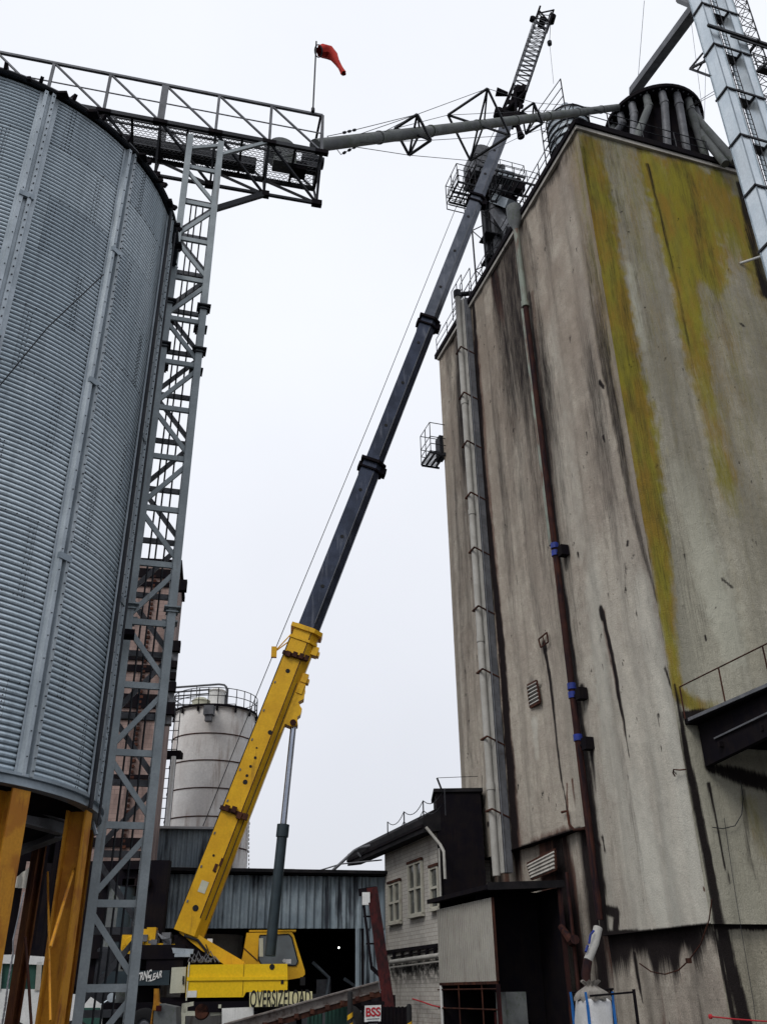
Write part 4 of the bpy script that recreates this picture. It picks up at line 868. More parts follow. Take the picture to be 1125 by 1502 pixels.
for s_ in (.22, .34, .50): b.tube(TA + dt_ * s_ + dn_ * .45 + UP * 1, TA + dt_ * s_ + dn_ * .45 + UP * 18.6, .018, 6)
T(b.build('conduit_bundle', M['steel_dk']), 'three thin vertical conduits running up inside the lattice support tower', 'conduit')

# ================================================================== WALKWAY
KZ = 20.8; KA = Wz(152, 162, KZ); KB = Wz(472, 222, KZ); kd = (KB - KA).normalized(); kn = V((-kd.y, kd.x, 0)); L0 = (KB - KA).length
bay = L0 / 4
tk_ = thing('overhead_walkway', KB - kd * 3, 'high truss walkway with mesh floor spanning from over the bin to a free end', 'walkway')
K0 = KB - kd * bay * 9; KW = 1.25; KDp = 1.2; KH = 1.38
mid = lambda p: p + kn * KW / 2 - UP * KDp
b = MB(); b.beam(K0, KB, .08, .12); b.build('bottom_chord', M['steel_dk'], tk_)
b = MB(); b.beam(K0 + kn * KW, KB + kn * KW, .08, .12); b.build('bottom_chord', M['steel_dk'], tk_)
b = MB(); b.beam(mid(K0), mid(KB), .07, .07); b.build('keel_chord', M['steel_dk'], tk_)
for s_ in (0, 1):
    o_ = kn * KW * s_
    b = MB(); b.beam(K0 + o_ + UP * KH, KB + o_ + UP * KH, .07, .07); b.build('top_rail', M['steel_mid'], tk_)
    b = MB(); b.beam(K0 + o_ + UP * KH * .5, KB + o_ + UP * KH * .5, .025, .025); b.build('mid_rail', M['steel_mid'], tk_)
for k in range(10):
    p = KB - kd * bay * k
    for s_ in (0, 1):
        o_ = kn * KW * s_; wd_ = .17 if k == 3 else .07
        b = MB(); b.beam(p + o_, p + o_ + UP * KH, wd_, .06, kd.cross(UP)); b.build('rail_post', M['steel_mid'], tk_)
        b = MB(); b.beam(p + o_, mid(p), .05, .05); b.build('truss_web', M['steel_dk'], tk_)
        if k < 9:
            pn = KB - kd * bay * (k + 1)
            b = MB(); b.beam(p + o_, pn + o_ + UP * KH, .045, .045); b.build('rail_diagonal', M['steel_mid'], tk_)
            b = MB(); b.beam(pn + o_, mid(p), .055, .055); b.build('truss_web', M['steel_dk'], tk_)
    b = MB(); b.box(p + kn * 0 - UP * .02, (.34, .12, .12), kd); b.build('gusset', M['grime_shade'], tk_); b = MB(); b.box(mid(p), (.26, .14, .16), kd); b.build('gusset', M['grime_shade'], tk_)
b = MB(); nb = int(L0 * 9 / 4 / .11)                                          # expanded mesh floor
Lk = bay * 9
rows_ = 9
for j in range(rows_):
    vz = []
    for k in range(int(Lk / .06)):
        p = K0 + kd * (k * .06) + kn * (KW * (j + (.75 if k % 2 else .25)) / rows_) + UP * .04; vz.append(p)
    for q0_, q1_ in zip(vz[:-1], vz[1:]): b.beam(q0_, q1_, .014, .010)
for k in range(rows_ + 1): b.beam(K0 + kn * (k * KW / rows_) + UP * .04, KB + kn * (k * KW / rows_) + UP * .04, .012, .016)
b.build('mesh_floor', M['steel_mid'], tk_)
b = MB()
for k in range(19): p = KB - kd * bay * k / 2; b.beam(p, p + kn * KW, .06, .08)
b.build('floor_joist', M['steel_dk'], tk_)
b = MB(); b.beam(KB - kd * .05 + UP * KH, KB + kn * KW - kd * .05 + UP * KH, .06, .06); b.beam(KB, KB + kn * KW, .08, .1); b.beam(KB + UP * KH, mid(KB), .06, .06); b.build('end_frame', M['steel_dk'], tk_)
# braces from tower
for a_, c in ((TBp + UP * 20.0, KB - kd * bay + UP * 0), (TA + UP * 20.0, TBp + UP * 20.35)):
    b = MB(); b.beam(a_ - dn_ * .02, c, .07, .09); b.build('knee_brace', M['tower'], tt)
b = MB(); b.beam(TBp + UP * 18.45 + dn_ * .3, mid(KB - kd * bay), .11, .13); b.build('knee_brace', M['steel_dk'], tt)
# conveyor on the walkway
tcv = thing('trough_conveyor', KB - kd * 3 + UP * .1, 'dark trough conveyor lying along the walkway with a round hooded head', 'conveyor')
b = MB(); b.box(K0 + kd * (Lk - 1.6) / 2 + kn * (KW - .22) + UP * .22, (Lk - 1.6, .30, .30), kd); b.tube(K0 + kn * .35 + UP * .12, KB - kd * 1.0 + kn * .35 + UP * .12, .035, 6); b.build('trough', M['steel_dk'], tcv)
hq = KB - kd * (bay * .72) + kn * .75 + UP * .55
b = MB(); b.lathe(hq, [(0, -.22), (.36, -.22), (.36, .22), (0, .22)], 24, kn); b.box(hq - UP * .3 + kd * .1, (.6, .4, .4), kd); b.build('head_hood', M['mossy_pipe'], tcv)
b = MB(); b.lathe(hq + kd * .85 - UP * .1, [(0, -.3), (.16, -.3), (.2, 0), (.16, .3), (0, .3)], 14, kd); b.box(hq + kd * .8 - UP * .35, (.5, .3, .2), kd); b.build('drive_motor', M['steel_dk'], tcv)
b = MB(); b.box(hq - UP * .5 + kd * .5, (.35, .35, .3), kd); b.build('discharge_box', M['grime_shade'], tcv)
# wind sock
wb = Wz(459, 163, KZ + KH); dws = math.hypot(wb.x, wb.y); wt = Wd(464, 60, dws)
tw2 = thing('wind_sock', wb, 'limp red wind sock on a thin pole at the end of the walkway', 'wind sock')
b = MB(); b.tube(wb, wt, .022, 8); b.tube(wb, wb + UP * .12, .05, 8); b.build('pole', M['steel_dk'], tw2)
b = MB(); cps = [Wd(468, 74, dws), Wd(474, 74, dws + .05), Wd(482, 76, dws + .1), Wd(489, 82, dws + .1), Wd(495, 91, dws + .1), Wd(500, 99, dws + .1), Wd(504, 107, dws + .1)]
b.loft(cps, [.13, .18, .18, .12, .07, .06, .075], 14, caps=False)
for i, q in enumerate(b.v): b.v[i] = (q[0] + .02 * math.sin(i * 1.9), q[1], q[2] + .022 * math.sin(i * 2.7))
b.build('sock', M['red'], tw2)
b = MB(); b.lathe(Wd(467, 74, dws), [(.15, -.01), (.17, -.01), (.17, .02), (.15, .02)], 18, (cps[1] - cps[0])); b.build('hoop', M['steel_dk'], tw2)

# ================================================================== OVERHEAD SPOUT PIPE
Ps = Wd(462, 213, 16.7); Pe = Wd(905, 157, 34.0); pd_ = (Pe - Ps).normalized()
tp_ = thing('overhead_spout', Ps, 'long mossy round spout pipe stayed by diamond trusses between walkway and silo roof', 'spout')
b = MB(); b.tube(Ps, Pe, .175, 18); b.build('pipe', M['mossy_pipe'], tp_)
for t_ in (.12, .24, .37, .5, .63, .77, .9):
    b = MB(); q = Ps.lerp(Pe, t_); b.tube(q, q + pd_ * .08, .2, 16); b.build('pipe_flange', M['mossy_pipe'], tp_)
FR = [((606, 197), (612, 167), (579, 188), (632, 205), (600, 227)), ((702, 182), (715, 129), (657, 168), (748, 198), (690, 235)), ((781, 172), (783, 150), (765, 163), (796, 180), (771, 196))]
tips = []
for c2, t2, l2, r2_, b2 in FR:
    # distance of pipe at this photo column
    lo, hi = 0., 1.
    for _ in range(30):
        m_ = (lo + hi) / 2
        if proj(Ps.lerp(Pe, m_))[0] < c2[0]: lo = m_
        else: hi = m_
    pc = Ps.lerp(Pe, lo); tp4 = [onpl(x_, y_, pc, pd_) for x_, y_ in (t2, l2, r2_, b2)]
    tt4, ll4, rr4, bb4 = tp4; tips.append(tp4); b = MB(); w_ = .07
    for a_, c in ((tt4, ll4), (tt4, rr4), (bb4, ll4), (bb4, rr4)): b.beam(a_, c, w_, w_)
    for a_ in tp4: b.beam(a_, pc, w_ * .9, w_ * .9)
    b.beam(tt4, pc + pd_ * .5, w_ * .8, w_ * .8); b.beam(bb4, pc + pd_ * .5, w_ * .8, w_ * .8)
    b.build('diamond_truss', M['steel_dk'], tp_)
b = MB()
for i in range(4):
    chain = [Ps + pd_ * .9] + [t4[i] for t4 in tips] + [Pe - pd_ * 1.5]
    for a_, c in zip(chain[:-1], chain[1:]): b.tube(a_, c, .011, 5)
for a_ in (Wd(500, 195, 17.6), Wd(500, 226, 17.6)):
    c = tips[0][0] if a_.z > Ps.z + .3 else tips[0][3]; b.tube(a_, Wd(480, 199 if c is tips[0][0] else 225, 17.1), .011, 5)
    b.tube(a_, c, .011, 5)
    for k in range(3): q = a_.lerp(c, .03 + k * .06); b.tube(q, q + (c - a_).normalized() * .1, .04, 6)
b.build('stay_cable', M['steel_dk'], tp_)

# ================================================================== MOBILE CRANE
P0 = Wd(279, 1368, 40.0); P1 = Wd(747, 172, 42.0); cdx = V((P1.x - P0.x, P1.y - P0.y, 0)).normalized(); cn = V((cdx.y, -cdx.x, 0))   # cn towards the camera
ba = (P1 - P0).normalized(); bn = cn.cross(ba); 
if bn.x > 0: bn = -bn
def CP(x_, y_, off=0.): return onpl(x_, y_, P0 + cn * off, cn)
def bt_(py):
    lo, hi = -.1, 1.3
    for _ in range(40):
        m_ = (lo + hi) / 2
        if proj(P0.lerp(P1, m_))[1] > py: lo = m_
        else: hi = m_
    return P0.lerp(P1, lo)
cr = thing('mobile_crane', V((P0.x + 2, P0.y, 0)), 'yellow mobile crane with its dark telescopic boom raised high between bin and silo', 'crane')
def sec(a_, c, h, w_, name, mt, ch=.28, par=cr):
    b = MB(); prof = [(h / 2, -w_ / 2), (h / 2, w_ / 2), (-h / 2 + h * ch, w_ / 2), (-h / 2, w_ / 2 - w_ * ch), (-h / 2, -w_ / 2 + w_ * ch), (-h / 2 + h * ch, -w_ / 2)]
    b.prism([a_ + bn * p_ + cn * s_ for p_, s_ in prof], c - a_); return b.build(name, mt, par)
base = sec(bt_(1372), bt_(925), 1.18, 1.0, 'base_boom', M['yellow'])
ys = [(925, 682, 1.0, .86, 'boom'), (682, 472, .92, .78, 'boom'), (472, 292, .84, .7, 'boom_lt'), (292, 172, .76, .62, 'boom_lt')]
for y0, y1, h, w_, mt in ys:
    s_ = sec(bt_(y0 + 10), bt_(y1), h, w_, 'telescopic_section', M[mt])
    b = MB(); q = bt_(y1); 
    pr = lambda hh, ww: [(hh / 2, -ww / 2), (hh / 2, ww / 2), (-hh / 2 + hh * .28, ww / 2), (-hh / 2, ww / 2 - ww * .28), (-hh / 2, -ww / 2 + ww * .28), (-hh / 2 + hh * .28, -ww / 2)]
    for dq, th_, k_ in ((-.1, .16, 1.34), (-.55, .1, 1.22)): b.prism([q + ba * dq + bn * p_ + cn * z_ for p_, z_ in pr(h * k_, w_ * k_)], ba * th_)
    b.box(q - ba * .3 - bn * h * .62, (.35, .5, .3), ba, cn); b.box(q - ba * .3 + bn * h * .62, (.4, .4, .2), ba, cn); b.build('collar', M['grime_shade'], s_)
    b = MB(); a_ = bt_(y0 - 8); b.beam(a_ - bn * h * .2 + cn * (w_ / 2 + .012), q - bn * h * .2 + cn * (w_ / 2 + .012) - ba * .7, .03, .03, cn); b.build('weld_seam', M['steel_mid'], s_)
    b = MB()
    for k in range(3): p = a_.lerp(q, .2 + .3 * k) + bn * .1 + cn * (w_ / 2); b.lathe(p, [(0, .02), (.09, .02), (.09, -.02)], 12, cn)
    b.build('pin_hole', M['black'], s_)
# yellow boom fittings
def bo(t_, nn, off): p = bt_(1372).lerp(bt_(925), t_); return p + bn * nn + cn * off
b = MB(); q = bo(1., 0, 0)
b.prism([q - ba * .25 + bn * p_ + cn * s_ for p_, s_ in [(.78, -.6), (.78, .6), (-.35, .62), (-.72, .4), (-.72, -.4), (-.35, -.62)]], ba * .2); b.prism([q - ba * .75 + bn * p_ + cn * s_ for p_, s_ in [(.66, -.55), (.66, .55), (-.3, .56), (-.66, .35), (-.66, -.35), (-.3, -.56)]], ba * .12); b.build('head_collar', M['yellow'], base)
for t_ in (.885, .355):
    b = MB(); q = bo(t_, 0, .5); b.beam(q + bn * .68 + cn * .06, q - bn * .5 + cn * .06, .12, .16, ba)
    for s_ in (-.45, -.2, .1, .4): b.box(q + bn * s_ + cn * .12 + ba * random.uniform(-.12, .12), (.24, .18, .2), ba, cn)
    b.build('clamp_band', M['rust'], base)
for t_, nn in ((.93, -.66), (.83, -.66), (.79, -.66)):
    b = MB(); q = bo(t_, nn, .1); b.box(q, (.42, .5, .28), ba, cn); b.box(q - bn * .14 - ba * .08, (.2, .4, .2), ba, cn); b.build('lug', M['yellow'], base)
for t_, nn, r_ in ((.80 + .03, .15, .1), (.62, -.12, .1), (.45, .1, .1), (.30 + .17, .13, .06), (.5, .13, .06), (.53, .08, .06), (.07, .1, .12), (.56, .18, .04), (.22, .2, .05), (.18, -.1, .04)):
    b = MB(); b.lathe(bo(t_, nn, .495), [(0, .02), (r_, .02), (r_, -.02)], 14, cn); b.build('pin_hole', M['black'], base)
b = MB(); b.beam(bo(.05, -.22, .505), bo(.98, -.22, .505), .04, .03, cn); b.build('weld_seam', M['rust'], base)
b = MB(); b.box(bo(.13, .12, .51), (.45, .012, .3), ba, cn); b.build('warning_plate', M['cream'], base)
b = MB(); b.box(bo(.19, -.05, .52), (.3, .04, .12), ba, cn); b.box(bo(.21, -.2, .55), (.3, .08, .1), ba, cn); b.build('hand_hold', M['rust'], base)
b = MB(); b.loft([bo(.02, .62, .3), bo(.5, .63, .3), bo(.97, .64, .3)], .03, 6); b.loft([bo(.05, -.45, .47), bo(.3, -.44, .5), bo(.55, -.46, .47), bo(.8, -.44, .5)], .022, 6); b.build('hydraulic_line', M['black'], base)
b = MB()
for k in range(9): b.box(bo(.08 + .1 * k, .50, .5), (.1, .05, .06), ba, cn)
b.build('line_clip', M['steel_mid'], base)
# cylinder bracket under boom
b = MB(); pk = [(449, 1000), (446, 1025), (437, 1030), (443, 1040), (441, 1048), (436, 1052), (437, 1064), (428, 1066), (418, 1062), (412, 1075), (405, 1080), (425, 1000)]
b.prism([CP(x_, y_, .3) for x_, y_ in pk], -cn * .6); b.build('cylinder_bracket', M['yellow'], base)
b = MB(); b.tube(CP(430, 1060, .45), CP(430, 1060, -.45), .14, 12); b.build('pivot_pin', M['rust'], base)
# lift cylinder
ca = CP(431, 1060); cb_ = CP(396, 1402); cm = ca.lerp(cb_, (1220 - 1060) / 342.)
cl = thing  # noqa
b = MB(); b.tube(ca, cm, .135, 16); cyl = b.build('lift_cylinder_rod', M['chrome'], cr)
b = MB(); b.tube(cm, cb_, .215, 18); b.tube(cm, cm + (cm - ca).normalized() * .5, .26, 18); b.build('lift_cylinder_barrel', M['teal'], cr)
# turntable arm, side box
b = MB(); b.prism([CP(x_, y_, .38) for x_, y_ in [(262, 1368), (283, 1366), (300, 1377), (358, 1411), (362, 1420), (335, 1420), (312, 1404), (297, 1396)]], -cn * .7); b.build('turntable_arm', M['yellow'], cr)
b = MB(); b.prism([CP(x_, y_, .25) for x_, y_ in [(255, 1372), (295, 1372), (330, 1412), (330, 1425), (262, 1425)]], -cn * .9); b.build('turntable_core', M['grime_shade'], cr)
b = MB(); b.loft([CP(x_, y_, .45) for x_, y_ in [(270, 1373), (290, 1380), (302, 1395), (303, 1412)]], .05, 8); b.loft([CP(x_, y_, .5) for x_, y_ in [(302, 1386), (307, 1400), (304, 1414)]], .025, 6); b.build('hydraulic_hose', M['black'], cr)
b = MB(); zt_s = [CP(275.5, 1415.5, 1.0), CP(422, 1414.5, 1.0)]
up_p = [(275.5, 1416), (421.5, 1414.5), (422, 1436), (274, 1437)]; lo_p = [(274, 1437), (422, 1436), (421.5, 1455), (361, 1456), (357, 1463.5), (272, 1464.5)]
A1 = [CP(x_, y_, 1.0) for x_, y_ in up_p]; 
b.prism([CP(x_, y_, 1.0) for x_, y_ in [(275.5, 1416), (421.5, 1414.5), (422, 1436), (421.5, 1455), (361, 1456), (357, 1463.5), (272, 1464.5), (274, 1437)]], -cn * .8); sb = b.build('side_cover', M['yellow2'], cr)
b = MB(); b.prism([CP(275, 1434, 1.0), CP(422, 1433, 1.0), CP(422, 1438, 1.0), CP(274, 1439.5, 1.0)], cn * .05); b.build('fold_line', M['yellow2'], sb)
b = MB(); b.box(CP(275.5, 1440, 1.01), (.05, .05, 1.3), cdx); b.build('trim', M['cream'], sb)
b = MB(); b.lathe(CP(399, 1419, 1.0), [(0, .02), (.10, .02), (.10, -.01)], 16, cn); b.box(CP(414, 1440, 1.01), (.1, .04, .18), cdx); b.build('latch', M['black'], sb)
b = MB(); b.box(CP(281, 1459, 1.01), (.38, .03, .22), cdx); b.build('label_plate', M['white'], sb)
b = MB(); b.box(CP(357, 1437, 1.005), (.012, .02, 1.1), cdx); b.build('panel_joint', M['rust'], sb)
b = MB(); b.prism([CP(x_, y_, .8) for x_, y_ in [(252, 1420), (273, 1419), (271, 1457), (249, 1458)]], -cn * .7); cbx = b.build('cabinet', M['cream'], cr)
b = MB(); b.box(CP(269, 1436, .82), (.06, .04, .16), cdx); b.box(CP(269, 1442, .82), (.06, .04, .12), cdx); b.build('handle', M['black'], cbx)
# machinery around winch
b = MB(); b.lathe(CP(193, 1383, .2), [(0, .35), (.18, .35), (.2, .3), (.42, .3), (.42, .22), (.30, .2), (.30, -.5), (.42, -.52), (.42, -.6), (0, -.6)], 24, cn); wn = b.build('winch_drum', M['yellow'], cr)
b = MB(); b.lathe(CP(193, 1383, .2), [(.31, .18), (.34, .1), (.34, -.4), (.31, -.48)], 24, cn); b.build('wound_cable', M['steel_mid'], wn)
b = MB()
for x_, y_, s_, mt in ((222, 1378, (.35, .5, .8), 0), (228, 1390, (.9, .4, .25), 0), (214, 1370, (.2, .4, .3), 0), (240, 1389, (.9, .3, .15), 0)): b.box(CP(x_, y_, .1), s_, cdx)
b.build('winch_frame', M['yellow'], cr)
b = MB()
for k in range(14): b.box(CP(random.uniform(205, 258), random.uniform(1370, 1388), random.uniform(-.3, .3)), (random.uniform(.1, .4), .3, random.uniform(.08, .3)), cdx)
for k in range(5): b.loft([CP(232 + k * 3, 1370 + k * 2, .3), CP(238 + k * 2, 1378, .45), CP(250, 1384 + k * 3, .3)], .03, 6)
b.build('winch_machinery', M['steel_mid'], cr)
b = MB(); b.box(CP(228, 1398, -.1), (2.4, 1.2, .5), cdx); b.box(CP(245, 1410, -.2), (1.4, 1.3, .8), cdx); b.box(CP(330, 1470, -.2), (5.2, 1.6, .35), cdx); b.box(CP(215, 1412, -.4), (1.8, 1.0, .5), cdx); b.build('chassis_deck', M['grime_shade'], cr)
b = MB(); b.prism([CP(x_, y_, .5) for x_, y_ in [(252, 1391), (284, 1393), (283, 1400), (254, 1399)]], -cn * .8); b.box(CP(268, 1402, .45), (.6, .2, .12), cdx); b.build('step_plate', M['galv_rib'], cr)
b = MB()
for k in range(7): b.loft([CP(276 + k * 5, 1412, .6), CP(279 + k * 6, 1404 - (k % 3) * 4, .5), CP(286 + k * 6, 1412, .6)], .028, 6)
for k in range(6): b.box(CP(284 + k * 5, 1411 - (k % 2) * 3, .5), (.12, .1, .10), cdx)
b.build('valve_bank', M['steel_mid'], cr)
# stowed tube with lettering
tr = Wd(205, 1435, 39.2)
b = MB(); b.prism([CP(x_, y_, .6) for x_, y_ in [(150, 1426), (249, 1424), (248, 1441), (150, 1443)]], -cn * .5); b.prism([CP(x_, y_, .66) for x_, y_ in [(150, 1441), (248, 1440), (248, 1446), (150, 1447)]], -cn * .5); sj = b.build('stowed_jib', M['teal'], cr)
text('TRNC', .40, M['white'], CP(211.5, 1432.5, .64), cdx + UP * .25, UP - cdx * .25 + cdx * .3, sj, 'lettering', .01, .008, fit=.55)
text('CLEAR', .34, M['white'], CP(226, 1434, .64), cdx + UP * .35, UP - cdx * .2 + cdx * .3, sj, 'lettering', .01, .008, fit=.62)
# cab on the far side
cabp = [(361.7, 1369), (428, 1368), (431, 1372), (447, 1424), (447.5, 1430), (443, 1434.6), (422.7, 1438), (400, 1438), (353, 1414), (356, 1402)]
b = MB(); b.prism([CP(x_, y_, -.7) for x_, y_ in cabp], -cn * 1.0); cab = b.build('cab', M['yellow'], cr)
b = MB(); b.prism([CP(x_, y_, -.695) for x_, y_ in [(381, 1373), (424, 1371.5), (428, 1376), (437, 1411), (434, 1417), (384, 1416), (379, 1408)]], cn * .02); wd2 = b.build('side_window', M['glass'], cab)
b = MB(); pw = [(381, 1373), (424, 1371.5), (428, 1376), (437, 1411), (434, 1417), (384, 1416), (379, 1408)]
for i in range(len(pw)): b.tube(CP(*pw[i], -.67), CP(*pw[(i + 1) % len(pw)], -.67), .028, 6)
b.build('window_seal', M['black'], wd2)
b = MB(); b.prism([CP(x_, y_, -.66) for x_, y_ in [(380, 1377), (386, 1377), (386, 1404), (380, 1404)]], cn * .02); b.build('window_notice', M['cream'], wd2)
b = MB(); b.box(CP(423, 1411, -.66), (.22, .02, .16), cdx); b.lathe(CP(417, 1410, -.66), [(0, .01), (.07, .01), (.07, 0)], 14, cn); b.build('sticker', M['white'], wd2)
b = MB(); b.beam(CP(357, 1391, -.68), CP(378, 1410, -.68), .04, .03, cn); b.build('cab_seam', M['rust'], cab)
b = MB(); b.box(CP(400, 1367, -1.2), (1.9, .9, .06), cdx); b.build('cab_roof', M['yellow'], cab)
b = MB(); b.box(CP(444, 1440, -.7), (.2, .2, .3), cdx); b.build('mirror', M['black'], cab)
b = MB(); b.box(CP(308, 1382, .2), (.2, .2, .2), cdx); b.build('work_lamp', M['white'], cr)
# carrier underneath
cc0 = V((P0.x, P0.y, 0))
b = MB(); b.box(cc0 + cdx * 1.5 + UP * 1.15, (13, 2.4, .35), cdx); b.box(cc0 + cdx * 7.0 + UP * 1.2, (2.0, 2.4, .5), cdx); b.build('carrier_frame', M['grime_shade'], cr)
for k in range(5):
    for s_ in (-1, 1):
        if k == 2: continue
        q = cc0 + cdx * (-3.8 + k * 2.5) + cn * s_ * 1.15 + UP * .58; b = MB(); b.lathe(q, [(.25, -.16), (.5, -.18), (.58, -.13), (.58, .13), (.5, .18), (.25, .16)], 24, cn); wh = b.build('wheel', M['black'], cr)
        b = MB(); b.lathe(q, [(.0, .1), (.12, .12), (.25, .04), (.27, .16), (.27, -.16), (0, -.1)], 18, cn); b.build('rim', M['steel_mid'], wh)
b = MB(); b.prism([CP(x_, y_, 1.3) for x_, y_ in [(325.5, 1480), (372, 1478), (372, 1506), (325.5, 1506)]], -cn * .1); b.build('fender_panel', M['white'], cr)
b = MB(); b.prism([CP(x_, y_, 1.2) for x_, y_ in [(267, 1473), (284, 1470), (284, 1476), (275, 1478), (275, 1484), (286, 1484), (286, 1491), (272, 1491), (271, 1506), (264, 1506)]], -cn * .3); b.build('outrigger_bracket', M['cream'], cr)
b = MB(); b.prism([CP(x_, y_, 1.1) for x_, y_ in [(306, 1476), (325, 1474), (325, 1490), (309, 1491)]], -cn * .3); b.box(CP(322.5, 1477, 1.2), (.1, .1, .12), cdx); b.build('toolbox', M['cream'], cr)
b = MB(); b.lathe(CP(296, 1484, 1.1), [(0, .1), (.25, .1), (.3, 0), (.25, -.3)], 16, cn); b.build('hose_reel', M['rust'], cr)
# oversize load banner
sg = thing('oversize_load_sign', CP(410, 1480, 1.5), 'pale yellow banner reading OVERSIZE LOAD under the crane cab', 'sign')
b = MB(); b.prism([CP(x_, y_, 1.5) for x_, y_ in [(366, 1456.5), (458, 1455), (458, 1476.5), (366, 1478)]], -cn * .04); b.build('board', M['signyel'], sg)
text('OVERSIZELOAD', .78, M['letter'], CP(411.5, 1466.8, 1.505), CP(458, 1455, 1.5) - CP(366, 1456.5, 1.5), UP, sg, 'lettering', .005, .012, fit=(CP(456, 1456, 1.5) - CP(367.5, 1456, 1.5)).length)
# jib
jt = Wd(797, 26, 44.0); jb = P1 + ba * .2; jd = (jt - jb).normalized(); jn = cn.cross(jd)
if jn.x > 0: jn = -jn
jib = MB(); 
b = MB()
q = P1
for s_ in (-1, 1):
    b.beam(q + cn * s_ * .35 + bn * .5, q + cn * s_ * .35 + ba * 1.4 + bn * .5, .08, .16, bn); b.beam(q + cn * s_ * .35 - bn * .5, q + cn * s_ * .35 + ba * 1.4 - bn * .4, .08, .16, bn)
    b.tube(q - bn * .5 + cn * s_ * .3 - ba * .3, q + ba * 2.6 + bn * .35 + cn * s_ * .4, .1, 8); b.tube(q + bn * .5 + cn * s_ * .3, q + ba * 2.6 - bn * .45 + cn * s_ * .4, .1, 8)
    b.tube(q + bn * .6 + cn * s_ * .3, q + ba * 3.0 + bn * .55 + cn * s_ * .4, .07, 8)
b.lathe(q + bn * .8 + ba * .1, [(0, -.3), (.3, -.3), (.3, .3), (0, .3)], 14, cn); b.lathe(q - bn * .6 + ba * .2, [(0, -.3), (.33, -.3), (.33, .3), (0, .3)], 14, cn)
b.box(q + ba * 1.2 + bn * .1, (.4, .7, .5), ba, cn); b.box(q - ba * .2, (.7, .8, 1.0), ba, cn); b.build('boom_head', M['grime_shade'], cr)
b = MB(); b.loft([P1 - bn * .6 - ba * .3, P1 - bn * 1.0 - ba * 1.1, P1 - bn * 1.2 - ba * 1.5], [.14, .18, .26], 10); b.build('hook_block', M['grime_shade'], cr)
b = MB(); b.loft([P1 + bn * .7 + ba * 2.3, P1 + bn * 1.5 + ba * 2.2], [.15, .3], 10); b.build('guide_sheave', M['grime_shade'], cr)
JL = (jt - jb).length; hw = .42; jh = .55
j0 = jb + jd * 2.6
def jc(t_, i, j_): k_ = 1.0 if .1 < t_ < .93 else .85; return jb.lerp(jt, (2.6 + (JL - 2.6) * t_) / JL) + jn * i * jh * k_ + cn * j_ * hw * k_
b = MB()
for i in (-1, 1):
    for j_ in (-1, 1): b.tube(jc(0, i, j_), jc(1, i, j_), .06, 6)
b.build('jib_chord', M['steel_mid'], cr)
b = MB(); nl = 16
for k in range(nl):
    t0, t1 = k / nl, (k + 1) / nl
    for j_ in (-1, 1): b.tube(jc(t0, -1, j_), jc(t0 + .5 / nl, 1, j_), .03, 5); b.tube(jc(t0 + .5 / nl, 1, j_), jc(t1, -1, j_), .03, 5)
    for i in (-1, 1): b.tube(jc(t0, i, -1), jc(t1, i, 1), .03, 5)
b.build('jib_lacing', M['steel_mid'], cr)
b = MB(); q = jc(.0, 0, 0)
for k in range(7): b.box(q + jd * random.uniform(-.4, .6) + jn * random.uniform(-.5, .5), (random.uniform(.2, .6), .8, random.uniform(.15, .5)), jd, cn)
b.beam(q - jd * 1.3 + jn * .5, q + jd * .2 - jn * .5, .2, .15, cn); b.beam(q - jd * 1.3 - jn * .6, q - jd * .2 + jn * .3, .2, .25, cn); b.build('jib_foot', M['grime_shade'], cr)
b = MB(); q = jc(1., 0, 0)
for s_ in (-1, 1):
    for i_ in (-.55, .5): b.beam(q - jd * 1.1 + jn * i_ + cn * s_ * .4, q + jd * .8 + jn * i_ + cn * s_ * .4, .08, .14, jn)
    b.beam(q - jd * 1.0 - jn * .5 + cn * s_ * .4, q + jd * .2 + jn * .5 + cn * s_ * .4, .07, .1, jn); b.beam(q + jd * .7 - jn * .5 + cn * s_ * .4, q - jd * .3 + jn * .5 + cn * s_ * .4, .07, .1, jn)
b.box(q - jd * .6, (.4, .7, .5), jd, cn); b.lathe(q + jn * .75 - jd * .5, [(0, -.15), (.22, -.15), (.22, .15), (0, .15)], 12, cn); b.lathe(q - jn * .6 + jd * .2, [(0, -.3), (.28, -.3), (.28, .3), (0, .3)], 12, cn); b.tube(q + jn * .5, q + jn * .5 + jd * 1.3, .05, 6); b.tube(q - jn * .4, q - jn * .4 + jd * 1.1, .05, 6); b.build('jib_head', M['grime_shade'], cr)
# hoist lines
b = MB(); c1 = CP(402, 957); ln_ = [CP(298, 1212, .2), c1, CP(545, 612), CP(668, 306), CP(735, 172), jc(1, 1.4, 0) - jd * .5]
b.loft(ln_, .02, 5); b.build('hoist_cable', M['steel_dk'], cr)
b = MB(); b.tube(c1, CP(432, 925), .03, 6); b.tube(c1, CP(432, 935), .03, 6); b.box(c1, (.25, .2, .5), cdx); b.build('cable_guide', M['yellow'], cr)
jq = jc(1, -1.2, 0); hk = Wd(806, 62, 44.2)
b = MB(); b.tube(jq, hk, .02, 5); b.lathe(hk, [(0, -.3), (.16, -.2), (.18, .1), (0, .35)], 10); b.tube(hk, Wd(812, 122, 44.2), .014, 5); b.build('whip_line', M['steel_dk'], cr)

